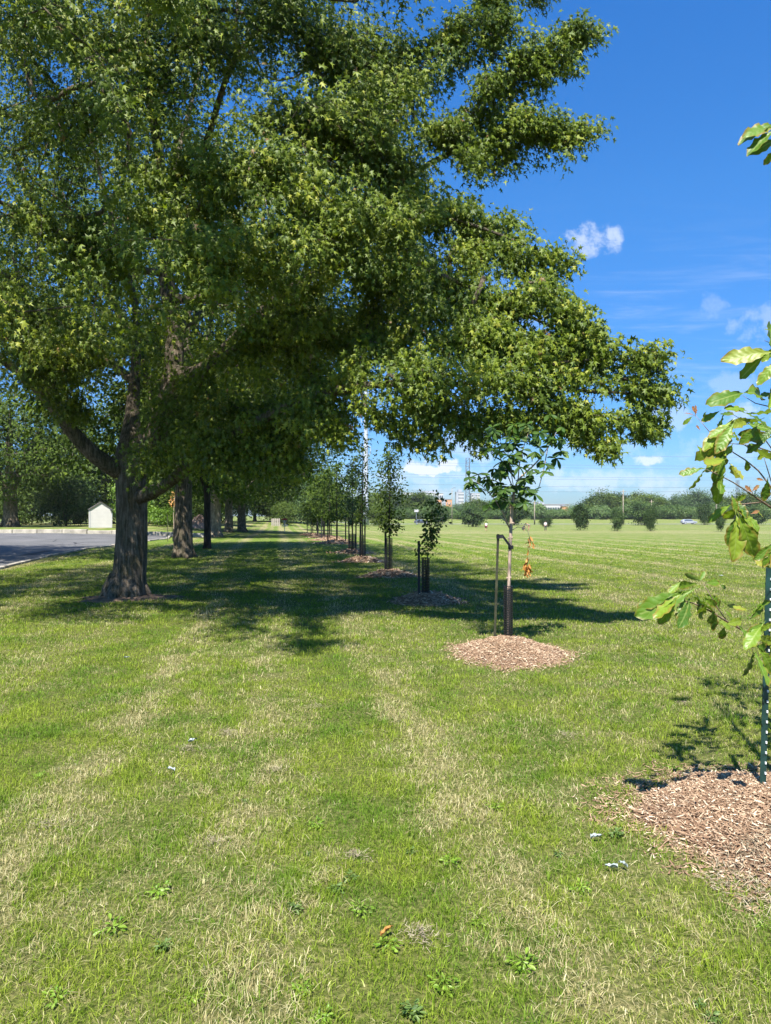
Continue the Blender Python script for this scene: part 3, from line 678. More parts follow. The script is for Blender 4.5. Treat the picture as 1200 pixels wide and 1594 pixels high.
    cap((700, 370, 10.3), (880, 408, 9.8), .42, .1, 34, .6)
    cap((790, 405, 10), (850, 440, 9.8), .2, .1, 12)
    cap((560, 430, 10.6), (800, 470, 9.8), .95, .4, 110)
    cap((740, 460, 9.8), (880, 478, 9.5), .4, .14, 28)
    cap((700, 510, 9.6), (1015, 568, 9), .5, .08, 78, .6)
    cap((860, 520, 9.4), (985, 545, 9), .3, .12, 24, .6)
    cap((800, 585, 9.1), (1043, 602, 9), .26, .05, 36, .6)
    cap((820, 615, 9.1), (1015, 664, 9), .26, .08, 34, .6)
    for (qa, qb, qc, qd) in [(930, 560, 960, 532), (980, 560, 1030, 552), (990, 640, 1020, 672), (900, 650, 930, 690), (850, 640, 880, 668), (780, 640, 812, 672), (1000, 600, 1040, 612), (860, 500, 905, 478), (820, 440, 872, 462), (870, 520, 925, 512)]: cap((qa, qb, 9.05), (qc, qd, 9), .1, .05, 6)
    cap((880, 640, 9), (962, 694, 8.9), .14, .05, 14, .6)
    cap((560, 530, 9.8), (840, 548, 9.2), .5, .35, 66, .7)
    cap((620, 620, 9.3), (690, 640, 9.2), .25, .15, 12)
    cap((690, 615, 9.3), (752, 684, 9.2), .16, .06, 12)
    cap((640, 630, 9.3), (682, 695, 9.3), .12, .06, 8)
    cap((760, 620, 9.2), (820, 655, 9.1), .2, .1, 12)
    cap((570, 615, 9.6), (640, 692, 9.5), .12, .05, 10)
    cap((490, 650, 10.2), (545, 672, 10), .3, .15, 14)
    cap((430, 640, 10.8), (550, 590, 9.8), .6, .45, 50)
    cap((300, 600, 11.6), (450, 680, 11), .9, .4, 66)
    cap((400, 520, 11), (620, 520, 10), 1.0, .8, 120)
    # near boughs facing the viewer
    cap((200, 250, 9.6), (470, 280, 8.6), .6, .5, 80)
    cap((180, 330, 9.4), (420, 420, 8.6), .8, .5, 80)
    cap((420, 340, 9.4), (620, 360, 9.2), .8, .6, 80)
    cap((0, 330, 10), (180, 420, 10.5), .7, .5, 50)
    cap((380, 180, 10), (600, 160, 10), 1.0, .7, 100)
    cap((-60, 420, 11), (140, 560, 12), .8, .6, 70)
    cap((215, 715, 12.6), (262, 690, 12.4), .16, .1, 5)
    cap((280, 690, 12), (330, 650, 12), .25, .2, 8)
    # high boughs over the lawn in front (they throw the front edge of the shade)
    for (ax_, ay_, az_, bx_, by_, bz_, rr_, nn_) in [(-4.5, 8.0, 8.6, -3.0, 4.9, 6.7, .9, 44), (-2.6, 8.5, 8.0, -1.9, 4.1, 6.0, .7, 60), (0.2, 9.0, 8.5, 0.4, 5.2, 6.4, .6, 30), (-7, 9, 8.5, -6.3, 6.6, 7.4, .9, 50), (-9.5, 10.5, 8.5, -9.0, 8.0, 7.2, 1.0, 50), (-5.5, 9.5, 8.5, -4.8, 6.8, 7.4, .8, 30)]:
        for _ in range(nn_):
            t = rng.random(); d = rng.normal(0, 1, 3); d /= np.linalg.norm(d)
            tg.append(np.array([ax_ + (bx_ - ax_) * t, ay_ + (by_ - ay_) * t, az_ + (bz_ - az_) * t]) + d * rr_ * rng.random() ** .5 * (1 - .4 * t))
    for (qa, qb, qc, qd) in [(795, 100, 835, 58), (858, 75, 890, 108), (800, 205, 822, 168), (868, 200, 884, 232), (735, 160, 772, 118), (760, 55, 800, 12), (880, 70, 905, 28), (840, 205, 862, 178), (720, 220, 742, 262), (820, 90, 852, 128)]: cap((qa, qb, 10.5), (qc, qd, 10.4), .13, .06, 7)
    cap((290, 610, 11.7), (500, 440, 10.2), .35, .3, 50); cap((40, 560, 11.6), (110, 640, 12.2), .35, .25, 26)
    nb_ = len(tg)
    cap((480, 60, 11.5), (640, 130, 11), .8, .5, 90); cap((500, 200, 11), (640, 260, 10.8), .8, .5, 80); cap((0, 60, 11.5), (260, 60, 12), 1.3, 1.0, 130); cap((280, 60, 12), (480, 30, 11), 1.0, .9, 100)
    cap((210, 690, 11.9), (255, 735, 11.8), .2, .12, 9); cap((275, 660, 11.6), (345, 725, 11.2), .28, .16, 22); cap((590, 588, 9.1), (790, 584, 8.9), .13, .13, 26)
    cap((330, 700, 11.6), (450, 700, 11), .5, .3, 40); cap((250, 640, 12.2), (330, 690, 12), .35, .3, 20); cap((0, 560, 11.5), (90, 520, 12), .7, .5, 50); cap((300, 120, 13), (60, 200, 13), 1.3, 1.0, 110)
    # crown shell
    bpy_, bpx = [-500, -200, 0, 60, 110, 200, 300, 400, 470, 520, 560, 600, 640, 700], [760, 740, 575, 590, 660, 650, 640, 700, 740, 730, 620, 540, 490, 440]
    lpx, lpy = [-400, 0, 60, 100, 200, 300, 430, 520, 620, 760], [620, 620, 600, 650, 600, 680, 705, 650, 590, 560]
    c = np.array([-3.9, 13.2, 8.9]); rad = np.array([8.1, 7.2, 7.2]); k = 0
    while k < 1850:
        d = rng.normal(0, 1, 3); d /= np.linalg.norm(d); q = c + d * rad * (0.42 + 0.6 * rng.random() ** 0.6)
        if q[2] < 3.4: continue
        px = 600 + q[0] / q[1] * F; py = HZ - (q[2] - CAMH) / q[1] * F
        if px > np.interp(py, bpy_, bpx) - rng.random() * 25 or py > np.interp(px, lpx, lpy) - rng.random() * 20: continue
        # gaps: skip where a coarse 3d pattern is low
        w = math.sin(q[0] * 1.7 + q[2]) + math.sin(q[1] * 1.5 - q[2] * 1.3 + 1) + math.sin(q[2] * 2.1 + q[0] * .8 + 2)
        if w < -0.6: continue
        tg.append(q); k += 1
    tg = np.array(tg); print('targets', len(tg))
    P, par, mr, tips = grow(P0, par0, r0, tg, 0.3, rng)
    mb, rad_ = branch_mesh(P, par, mr, tips, rt=0.0042, expo=0.45)
    # flared foot and knobbly collar
    mb2 = MB(); ang = [0.3, 1.3, 2.4, 3.4, 4.4, 5.5]
    for i, a in enumerate(ang):
        l = random.uniform(.12, .24); mb2.tube([(-5.04 + math.cos(a) * .16, 13.6 + math.sin(a) * .16, bz + .45), (-5.04 + math.cos(a) * .27, 13.6 + math.sin(a) * .27, bz + .2), (-5.04 + math.cos(a) * (.32 + l * .25), 13.6 + math.sin(a) * (.32 + l * .25), bz + .06), (-5.04 + math.cos(a) * (.4 + l * .5), 13.6 + math.sin(a) * (.4 + l * .5), bz - .06)], [.14, .16, .12, .05], 10, wob=.1)
    root = empty('maple_tree', (0, 0, 0))
    mb.V += mb2.V; mb.Fc += [tuple(i + mb.n for i in f) for f in mb2.Fc]; mb.t += mb2.t
    mb.build('trunk', 'bark', root, smooth=True)
    # leaves
    tp = P[tips]; base = P[np.maximum(par[tips], 0)]; base2 = P[np.maximum(par[np.maximum(par[tips], 0)], 0)]
    n = len(tips); per = np.where(np.arange(n) < nb_, 58, 80); idx = np.repeat(np.arange(n), per); m = len(idx)
    size_c = rng.uniform(.7, 1.25, n) * np.where(np.arange(n) < nb_, .62, 1.1)
    t = rng.random(m)
    ctr = tp[idx] * t[:, None] + base2[idx] * (1 - t)[:, None]
    off = np.clip(rng.normal(0, 1, (m, 3)), -1.7, 1.7) * (0.20 * size_c[idx])[:, None] * np.array([1, 1, .75])
    pos = ctr + off; pos[:, 2] -= 0.04
    hv = norm(off + norm(tp - base2)[idx] * 0.15); outw = norm(pos - c)
    Nn = np.array(SUND) * 0.75 + outw * 0.5 + rng.normal(0, .52, (m, 3))
    Dd = hv * 0.8 + outw * 0.4 + np.array([0, 0, -0.75]) + rng.normal(0, .4, (m, 3))
    sz = rng.uniform(.052, .112, m)
    pick = rng.integers(0, 3, m); VV, FF, od = [], [], []; nv = 0
    for kk in range(3):
        sl = pick == kk; V, Fq, q = place_leaves(pos[sl], Nn[sl], Dd[sl], sz[sl], star_variant(kk)); VV.append(V); FF.append(Fq + nv); nv += len(V); od.append(np.where(sl)[0])
    V = np.concatenate(VV); Fq = np.concatenate(FF); od = np.concatenate(od)
    clt = rng.normal(0, .2, n)
    tint = np.clip(0.42 + clt[idx] + rng.normal(0, .16, m), 0, .93); tint = np.where(rng.random(m) < .006, 1.0, tint)
    npmesh('crown', V, [Fq], 'maple_leaf', {'tint': np.repeat(tint[od], q)}, parent=root)
    tag(root, 'large spreading maple with a forked grey trunk filling the upper left of the view', 'tree', 'maples in the row along the car park')
    print('leaves', m)
big_maple()
mb = MB()
an = np.linspace(0, 2 * math.pi, 49)[:-1]; V = []; Fs = []
for k in range(6):
    t = k / 5
    for j, a in enumerate(an):
        r = (0.35 + (0.62 + 0.16 * math.sin(3 * a + 1) + 0.12 * math.sin(7 * a)) * t * .75); x = -5.0 + r * math.cos(a) * 1.15; y = 13.5 + r * math.sin(a) * .8
        V.append((x, y, gz(x, y) + 0.06 * (1 - t) + random.uniform(0, .012) - (0.015 if k == 5 else 0)))
for k in range(5):
    for j in range(48): Fs.append((k * 48 + j, k * 48 + (j + 1) % 48, (k + 1) * 48 + (j + 1) % 48, (k + 1) * 48 + j))
mb.add(V, Fs); o = mb.build('bare_soil', 'soil', smooth=True); tag(o, 'bare soil and surface roots at the foot of the big maple', None, None, 'structure')

# ------------------------------------------------------------------ generic broadleaf tree
def make_tree(seed, h, rad, tr, fork, ntg, per, lsize, leaf, bark='bark', shape=(1, 1), zlow=None, tmpl=None, cl=0.5, stems=5, lean=0.0, rootname='maple_tree', flat=.7, curtain=None):
    r2 = np.random.default_rng(seed)
    L = [(None, [(0, 0, -0.1, tr * 1.35), (0, 0, 0.15, tr * 1.12), (lean * .3, 0, fork * .5, tr * .95), (lean, 0, fork, tr * 1.0)])]
    ph = r2.uniform(0, 6.28)
    if zlow is None: zlow = fork
    cz = (zlow + h) / 2; rz = (h - zlow) / 2
    for s in range(stems):
        a = ph + s * 2 * math.pi / stems + r2.normal(0, .2); k = r2.uniform(.45, .8) if s else .08
        top = (lean + math.cos(a) * rad * k, math.sin(a) * rad * k, cz + rz * r2.uniform(.1, .6) + (rz * .3 if s == 0 else 0))
        mid = (lean + math.cos(a) * rad * k * .35, math.sin(a) * rad * k * .35, fork + (top[2] - fork) * .4)
        L.append((1, [(lean, 0, fork, tr * .7), (*mid, tr * .42), (*top, tr * .12)]))
    P0, par0, r0 = skeleton(L)
    tg = []; c = np.array([lean, 0, cz])
    while len(tg) < ntg:
        d = r2.normal(0, 1, 3); d /= np.linalg.norm(d); f = 0.35 + .65 * r2.random() ** .55
        lump = 1 + .13 * math.sin(d[0] * 5 + seed) * math.sin(d[2] * 6 + seed * 2) + .1 * math.sin(d[1] * 9 + seed) + .08 * math.sin(d[2] * 13 + d[0] * 11)
        q = c + d * np.array([rad, rad, rz]) * f * lump
        if q[2] < zlow: continue
        tg.append(q)
    tg = np.array(tg)
    P, par, mr, tips = grow(P0, par0, r0, tg, 0.6, r2)
    mb, _ = branch_mesh(P, par, mr, tips, rt=0.006 * max(1, tr / .2), expo=.42, wob=0.03)
    for i in range(5):
        a = ph + i * 1.26; mb.tube([(math.cos(a) * tr * .5, math.sin(a) * tr * .5, tr * 2), (math.cos(a) * tr * .85, math.sin(a) * tr * .85, tr * .7), (math.cos(a) * tr * 1.6, math.sin(a) * tr * 1.6, -.05)], [tr * .4, tr * .42, tr * .12], 7)
    root = empty(rootname)
    mb.build('trunk', bark, root, smooth=True)
    n = len(tips); idx = np.repeat(np.arange(n), per); m = len(idx)
    off = r2.normal(0, 1, (m, 3)) * cl * np.array([1, 1, flat]) * r2.uniform(.6, 1.3, n)[idx][:, None]
    pos = P[tips][idx] + off; outw = norm(pos - c)
    Nn = np.array(SUND) * .7 + outw * .6 + r2.normal(0, .55, (m, 3)); Dd = norm(off) * .8 + outw * .4 + np.array([0, 0, -.6]) + r2.normal(0, .35, (m, 3))
    V, Fq, q = place_leaves(pos, Nn, Dd, r2.uniform(.75, 1.3, m) * lsize, tmpl or quad_leaf())
    tint = np.clip(.45 + r2.normal(0, .16, n)[idx] + r2.normal(0, .18, m), 0, 1)
    npmesh('crown', V, [Fq], leaf, {'tint': np.repeat(tint, q)}, parent=root)
    return root
def put(o, x, y, rz=0, sc=1.0, scz=None, label=None, cat='tree', group=None):
    o.location = (x, y, gz(x, y)); o.rotation_euler = (0, 0, rz); o.scale = (sc, sc, scz or sc)
    tag(o, label, cat, group); return o
MG = 'maples in the row along the car park'
tf = tuft_leaf()
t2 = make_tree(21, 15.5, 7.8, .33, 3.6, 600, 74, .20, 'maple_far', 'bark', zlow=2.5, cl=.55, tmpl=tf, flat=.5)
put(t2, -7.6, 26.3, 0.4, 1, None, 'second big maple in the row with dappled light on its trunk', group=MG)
t3 = make_tree(22, 11.5, 4.4, .16, 2.6, 240, 60, .20, 'maple_far', 'bark_dark', zlow=2.6, cl=.5, tmpl=tf, stems=4)  # trunk shade painted in by giving this maple the darker bark
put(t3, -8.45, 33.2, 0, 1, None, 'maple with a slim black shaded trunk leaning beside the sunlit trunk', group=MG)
t4 = make_tree(23, 15, 8.0, .42, 3.4, 460, 60, .26, 'maple_far', 'bark_sunlit', zlow=2.4, cl=.6, tmpl=tf, flat=.5)
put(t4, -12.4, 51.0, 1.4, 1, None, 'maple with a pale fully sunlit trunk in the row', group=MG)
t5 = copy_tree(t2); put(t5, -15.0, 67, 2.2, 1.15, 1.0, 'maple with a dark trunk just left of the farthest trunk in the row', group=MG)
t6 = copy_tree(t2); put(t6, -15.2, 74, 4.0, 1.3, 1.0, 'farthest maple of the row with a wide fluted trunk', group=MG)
t7 = copy_tree(t2); put(t7, -20.5, 21.5, 5.0, 1.0, 1.0, 'maple in the car park corner reaching in from the left edge', group=None)
# big maple behind the car park, left
t8 = make_tree(24, 15, 7.8, .72, 3.6, 380, 60, .30, 'maple_far', 'bark', zlow=2.6, cl=.7, tmpl=tf, flat=.6)
put(t8, -40.2, 75, .5, 1, None, 'thick trunked maple behind the car park at the left edge')

# ------------------------------------------------------------------ background vegetation
bushA = make_tree(31, 5.5, 3.0, .12, .5, 90, 60, .26, 'hedge_leaf', 'bark_dark', zlow=.1, cl=.5, stems=5, rootname='bush', tmpl=tf)
put(bushA, -47, 90, 0, 1.2, 1, 'large rounded bush behind the far kerb left of the dark bush', 'bush', 'bushes beyond the car park')
bushD = make_tree(32, 6.0, 3.2, .12, .4, 120, 70, .24, 'dark_leaf', 'bark_dark', zlow=.05, cl=.5, stems=5, rootname='bush', tmpl=tf)
put(bushD, -36.5, 80, 0, 1.0, 1.0, 'very dark bush immediately left of the white shed', 'bush', 'bushes beyond the car park')
limeB = make_tree(33, 4.2, 2.4, .08, .3, 90, 60, .2, 'lime_leaf', 'bark_dark', zlow=.05, cl=.4, stems=5, rootname='bush', tmpl=tf)
put(limeB, -30.3, 84, 0, 1.1, 1.5, 'bright green bush just behind the shed on its right', 'bush', 'bushes beyond the car park')
bigT = make_tree(34, 14, 6.0, .3, 2.2, 230, 70, .42, 'maple_far', 'bark', zlow=1.2, cl=.9, rootname='broadleaf_tree', tmpl=tf)
put(bigT, -44, 100, 0, 1.1, 1.0, 'tall tree behind the dark bush left of the shed', group='trees beyond the car park')
midT = make_tree(35, 12, 5.6, .25, 1.6, 220, 70, .40, 'hedge_leaf', 'bark_dark', zlow=.6, cl=.85, rootname='broadleaf_tree', tmpl=tf)
put(midT, -33, 104, 0, 1.0, 1.0, 'leafy tree rising directly behind the white shed', group='trees beyond the car park')
lab = ['tree filling in behind the lit ground right of the shed', 'tree seen between the big trunk and the second maple trunk', 'tree behind the pink clay heap', 'tree seen past the pale sunlit trunk', 'tree behind the two farthest maple trunks', 'tree far beyond the disc basket', 'tree above the weathered fence', 'tree behind the far end of the sapling row', 'tree left of the white steel pylon', 'small tree at the foot of the white steel pylon']
spots = [(-27.5, 96, 0, 1.1, 1.1), (-36, 118, 1, 1.2, 1.1), (-30, 122, 2, 1, 1.05), (-33, 140, 3, 1.2, 1.1), (-28, 150, 1, 1.2, .9), (-21.5, 152, 2, 1.1, .72), (-24.5, 160, 3, 1.1, .8), (-15.5, 158, 4, 1.1, .8), (-8.6, 172, 5, .7, .8), (-1.6, 175, 1, .55, .85)]
for i, (x, y, a, s, sz) in enumerate(spots):
    c = copy_tree([bigT, midT][i % 2]); put(c, x, y, a, s, s * sz, lab[i], group='trees beyond the car park')
for i, (x, y, s, l) in enumerate([(-60, 92, 1.6, 'bush at the far left behind the thick maple trunk'), (-54, 96, 1.3, 'bush between the left maple trunk and the rounded bush'), (-27.2, 90, 1.0, 'bush right of the shed behind the big trunk'), (-24.2, 86, .8, 'low bush beside the clay heap'), (-18.5, 128, .85, 'low bush left of the weathered fence'), (-14.5, 150, .9, 'low bush behind the disc basket')]):
    c = copy_tree(bushA); put(c, x, y, i * 1.3, s, s, l, 'bush', 'bushes beyond the car park')
for i, (x, y, s, sz, l) in enumerate([(-68, 104, 1.5, 1.3, 'hedge bush at the far left end behind the car park'), (-62, 108, 1.4, 1.5, 'hedge bush second from the far left end'), (-55, 106, 1.4, 1.2, 'hedge bush glimpsed left of the dark bush'), (-48, 108, 1.5, 1.4, 'hedge bush behind the rounded bush'), (-41, 110, 1.4, 1.2, 'hedge bush behind the very dark bush'), (-34, 112, 1.4, 1.4, 'hedge bush behind the shed'), (-28, 112, 1.3, 1.1, 'hedge bush behind the big trunk')]):
    c = copy_tree(bushA); put(c, x, y, i * 1.9, s, s * sz, l, 'bush', 'bushes beyond the car park')
c = copy_tree(limeB); put(c, -52.5, 88, 1, .9, .9, 'yellow green bush at the left edge behind the thick trunk', 'bush', 'bushes beyond the car park')
c = copy_tree(limeB); put(c, -24.6, 80, 2, 1.0, .62, 'bright green shrub seen between the big trunk and second trunk', 'bush', 'bushes beyond the car park')
bluet = make_tree(36, 9.5, 3.2, .2, 1.2, 200, 60, .30, 'blue_leaf', 'bark_dark', zlow=.8, cl=.6, rootname='broadleaf_tree', tmpl=tf)
put(bluet, -10.5, 108, 0, 1.0, 1, 'blue green tree left of the white steel pylon', group=None)

# far tree line: individual copies
wa = make_tree(41, 9, 5.2, .2, 1.0, 130, 60, .55, 'hedge_leaf', 'bark_dark', zlow=.2, cl=.95, rootname='broadleaf_tree', tmpl=tf)
wb = make_tree(42, 10, 4.8, .2, 1.0, 130, 60, .55, 'maple_far', 'bark_dark', zlow=.2, cl=.95, rootname='broadleaf_tree', tmpl=tf)
wc = make_tree(43, 4.0, 4.0, .1, .3, 90, 60, .42, 'pale_leaf', 'bark_dark', zlow=.05, cl=.6, rootname='bush', tmpl=tf)
wd_ = make_tree(44, 9.5, 4.0, .2, 1.0, 120, 60, .5, 'blue_leaf', 'bark_dark', zlow=.3, cl=.85, rootname='broadleaf_tree', tmpl=tf)
protos = {'a': wa, 'b': wb, 'c': wc, 'd': wd_}; used = set()
def far(kind, px, Y, s, sz, label, group, cat='tree'):
    p = protos[kind]
    o = p if kind not in used else copy_tree(p); used.add(kind)
    x = (px - 600) / F * Y; put(o, x, Y, (px * 0.37) % 6.28, s, s * sz, label, cat, group); return o
r3 = random.Random(5)
TG = 'wood edge trees across the park'
lb = {'a': 'mid green tree in the wood edge across the park', 'b': 'darker green tree in the wood edge across the park', 'd': 'grey green tree in the wood edge across the park', 'c': 'low pale green bush along the foot of the wood edge'}
# profile of the wood's top in px
tops = [(575, 770), (600, 765), (625, 772), (650, 766), (665, 770), (690, 785), (715, 783), (740, 778), (770, 776), (795, 774), (815, 785), (835, 796), (855, 797), (880, 795), (905, 784), (925, 778), (940, 771), (960, 772), (985, 780), (1000, 772), (1018, 768), (1035, 772), (1055, 766), (1075, 770), (1090, 766), (1110, 772), (1135, 773), (1160, 766), (1185, 768), (1215, 765), (1250, 766), (1290, 765)]
for i, (px, py) in enumerate(tops):
    Y = r3.uniform(268, 290); need = CAMH + (HZ - py) / F * Y - gz(10, Y); kd = 'abd'[(i * 7 + i // 3) % 3]; h0 = {'a': 9, 'b': 10, 'd': 9.5}[kd]
    far(kd, px, Y, r3.uniform(.85, 1.15) * (.75 if need < 5 else 1), need / h0 / 1.0, lb[kd], TG + ' ' + kd if False else {'a': 'mid green wood edge trees', 'b': 'dark green wood edge trees', 'd': 'grey green wood edge trees'}[kd])
for i in range(34):
    px = 572 + i * 21.5 + r3.uniform(-6, 6); kd = 'c'
    far(kd, px, r3.uniform(252, 262), r3.uniform(.8, 1.2), r3.uniform(.7, 1.25), lb['c'], 'bushes at the foot of the wood edge', 'bush')
# single trees standing on the field
dk = make_tree(51, 5.0, 2.5, .14, .5, 130, 60, .30, 'dark_leaf', 'bark_dark', zlow=.35, cl=.42, rootname='field_tree', tmpl=tf)
dk2 = make_tree(52, 5.0, 2.1, .10, 1.0, 110, 60, .30, 'dark_leaf', 'bark_dark', zlow=.75, cl=.36, rootname='field_tree', tmpl=tf, flat=1.0)
dk3 = make_tree(53, 5.0, 2.3, .12, .7, 80, 60, .30, 'dark_leaf', 'bark_dark', zlow=.5, cl=.5, rootname='field_tree', tmpl=tf, flat=.8)
usedk = set()
put(dk, (736 - 600) / F * 165, 165, 0, 1.05, 1.03, 'round dark green tree standing alone in front of the brick building', group='young trees standing on the far field')
for (px, base, w, h, Y, l) in [(800, 809, 34, 42, 190, 'rounded dark tree directly behind the leafy sapling trunk'), (850, 814, 19, 16, 160, 'little bushy tree right behind the person in white'),
        (903, 818, 28, 40, 128, 'broad young tree on the far field right of the standing person'), (961, 820, 19, 37, 120, 'narrow young tree just left of the tall wooden pole'),
        (1003, 811, 40, 38, 190, 'widest dark tree on the far field right of the tall wooden pole'), (1012, 820, 18, 36, 120, 'narrow young tree in front of the widest dark tree'),
        (1096, 812, 20, 36, 200, 'dark tree behind the silver car'), (1122, 820, 16, 36, 118, 'small dark tree behind the nearest oak leaves'), (683, 806, 26, 30, 215, 'tree standing below the orange brick building'), (1175, 812, 30, 30, 190, 'tree at the right edge behind the oak leaves')]:
    pr_ = [dk2, dk3, dk][px % 3]; c = pr_ if (pr_ is not dk and pr_.name not in usedk) else copy_tree(pr_); usedk.add(pr_.name); s = w / F * Y / 5.0; put(c, (px - 600) / F * Y, Y, px % 6, s, h / F * Y / 5.0, l, group='young trees standing on the far field')
# ------------------------------------------------------------------ shed
def shed():
    p = G(156, 822); Y = 72.0; x = (156 - 600) / F * Y; z = gz(x, Y); w, h, d, rf = 2.08, 1.85, 2.6, .70
    root = empty('shed', (x, Y, z), R(25))
    mb = MB(); nb = 13
    for i in range(nb):
        z0 = i * h / nb
        mb.box((0, -d / 2, z0 + h / nb / 2), (w, .04 + .0, h / nb - .012)); mb.box((0, -d / 2 + .012, z0 + h / nb / 2), (w - .02, .03, h / nb))
    for s in (-1, 1): mb.box((s * w / 2, 0, h / 2), (.04, d - .05, h))
    mb.box((0, d / 2, h / 2), (w, .04, h))
    mb.build('wall', 'siding', root)
    mb = MB()
    n = 5
    for i in range(n):
        z0 = h + i * rf / n; z1 = h + (i + 1) * rf / n - .008; w0 = w / 2 * (1 - i / n); w1 = w / 2 * (1 - (i + 1) / n) + .01
        V = [(-w0, -d / 2 - .02, z0), (w0, -d / 2 - .02, z0), (w1, -d / 2 - .02, z1), (-w1, -d / 2 - .02, z1), (-w0, -d / 2 + .02, z0), (w0, -d / 2 + .02, z0), (w1, -d / 2 + .02, z1), (-w1, -d / 2 + .02, z1)]
        mb.add(V, [(0, 1, 2, 3), (5, 4, 7, 6), (0, 4, 5, 1), (3, 2, 6, 7), (0, 3, 7, 4), (1, 5, 6, 2)])
    mb.build('gable', 'siding', root)
    mb = MB(); L = math.hypot(w / 2 + .12, rf + .06)
    for s in (-1, 1):
        a = math.atan2(rf, w / 2); mt = Matrix.Rotation(s * a, 3, 'Y')
        mb.box((s * (w / 4 + .045), 0, h + rf / 2 + .01), (L, d + .24, .07), M3=mt)
    mb.build('roof', 'shingle', root)
    for s in (-1, 1):
        mb = MB(); mb.box((s * (w / 2 - .02), -d / 2 - .03, h / 2), (.09, .03, h)); mb.build('corner_trim', 'whitewall', root)
    mb = MB(); mb.box((w / 2 - .1, -d / 2 - .14, h - .05), (.16, .24, .12)); mb.build('lamp', 'darkcar', root, bevel=.02)
    tag(root, 'small cream sided shed with a grey gable roof beyond the car park', 'shed')
shed()

# ------------------------------------------------------------------ sapling row furniture
def mesh_guard(x, y, r, z0, z1, label, fine=True):
    mb = MB(); n = 12; pitch = 0.028 if fine else 0.05; wr = .0055 if fine else .0075
    zz = z1 - z0
    for j in range(n):
        a = j * 2 * math.pi / n
        mb.tube([(r * math.cos(a), r * math.sin(a), t) for t in (0, zz * .5, zz)], wr, 4)
    k = int(zz / pitch)
    for i in range(k + 1):
        z = i * zz / k; mb.tube([(r * math.cos(a), r * math.sin(a), z) for a in np.linspace(0, 2 * math.pi, n + 1)], wr, 3, cap=False)
    o = mb.build('trunk_guard', 'guard', loc=(x, y, z0)); tag(o, label, 'tree guard', 'black mesh guards round sapling trunks'); return o
def stake(x, y, h, lean, label, matn='rust_green', strap=None, wide=.028, studs=False, grp='stakes beside the saplings', zb=None, leany=0.0, twist=0.0):
    z = gz(x, y) + .05 if zb is None else zb
    root = empty('stake', (x, y, z), twist)
    mb = MB()
    for (px, py, w, d) in ((0, 0, wide, .006), (0, .014, .006, .026)):
        V = []
        for (zz, ox, oy) in ((-.3, -lean * .2, -leany * .2), (h, lean, leany)):
            V += [(px + ox + a * w / 2, py + oy + b * d / 2, zz) for a, b in ((-1, -1), (1, -1), (1, 1), (-1, 1))]
        mb.add(V, [(0, 1, 2, 3)[::-1], (4, 5, 6, 7), (0, 1, 5, 4), (1, 2, 6, 5), (2, 3, 7, 6), (3, 0, 4, 7)])
    mb.build('post', matn, root, bevel=.002 if studs else 0)
    if studs:
        mb = MB()
        for i in range(int(h / .055)):
            q = (i + .5) * .055; mb.box((lean * q / h + .009, leany * q / h - .007, q), (.007, .007, .012))
        mb.build('stud', 'white_stud', root)['kind'] = 'stuff'
    if strap is not None:
        sx_, sy_, sz_ = strap; hw_ = .022 * max(1, y / 11); c, s = math.cos(-twist), math.sin(-twist)
        dx, dy = (sx_ - x), (sy_ - y); dx, dy = dx * c - dy * s, dx * s + dy * c; zt = h - .03; ze = sz_ - z
        mb = MB(); pts = [(lean, leany - .02, zt), (lean + (dx - lean) * .3, leany - .03, zt + .005), (lean + (dx - lean) * .7, dy * .7 - .03, ze + (zt - ze) * .45), (dx, dy - .03, ze)]
        for a, b in zip(pts[:-1], pts[1:]):
            V = [(a[0], a[1], a[2] - hw_), (b[0], b[1], b[2] - hw_), (b[0], b[1], b[2] + hw_), (a[0], a[1], a[2] + hw_)]
            V += [(v_[0], v_[1] + .006, v_[2]) for v_ in V]
            mb.add(V, [(0, 1, 2, 3), (7, 6, 5, 4), (0, 4, 5, 1), (3, 2, 6, 7), (0, 3, 7, 4), (1, 5, 6, 2)])
        an = np.linspace(0, 2 * math.pi, 13); rr = .032
        V = [(dx + rr * math.cos(a), dy + rr * math.sin(a), ze + o_) for o_ in (-.022, .022) for a in an[:-1]]
        mb.add(V, [(j, (j + 1) % 12, 12 + (j + 1) % 12, 12 + j) for j in range(12)])
        V = [(lean + .022 * math.cos(a), leany + .022 * math.sin(a), zt + o_) for o_ in (-.022, .022) for a in an[:-1]]
        mb.add(V, [(j, (j + 1) % 12, 12 + (j + 1) % 12, 12 + j) for j in range(12)])
        mb.build('strap', 'black', root)
    tag(root, label, 'stake', grp); return root

def leaves_at(pos, D, size, leaf, parent, seed, tmpl=None, spread=.7, tmean=.45, name='crown'):
    r2 = np.random.default_rng(seed); m = len(pos)
    Nn = np.array(SUND) * 1.1 + r2.normal(0, spread, (m, 3))
    V, Fq, q = place_leaves(pos, Nn, D, size, tmpl or quad_leaf())
    return npmesh(name, V, [Fq], leaf, {'tint': np.repeat(np.clip(r2.normal(tmean, .2, m), 0, 1), q)}, parent=parent)
def long_leaf():     # buckeye leaflet, folded and drooping
    V = []; Fs = []; prof = [(0, .02), (.2, .1), (.45, .19), (.7, .21), (.88, .12), (1, 0.01)]
    for y, w in prof: V += [(-w, y, .03 - .22 * y * y + .05), (0, y, -.22 * y * y), (w, y, .03 - .22 * y * y + .05)]
    for i in range(len(prof) - 1):
        for j in (0, 1): Fs.append((i * 3 + j, i * 3 + j + 1, i * 3 + j + 4, i * 3 + j + 3))
    return np.array(V), np.array(Fs)
LLF = long_leaf()

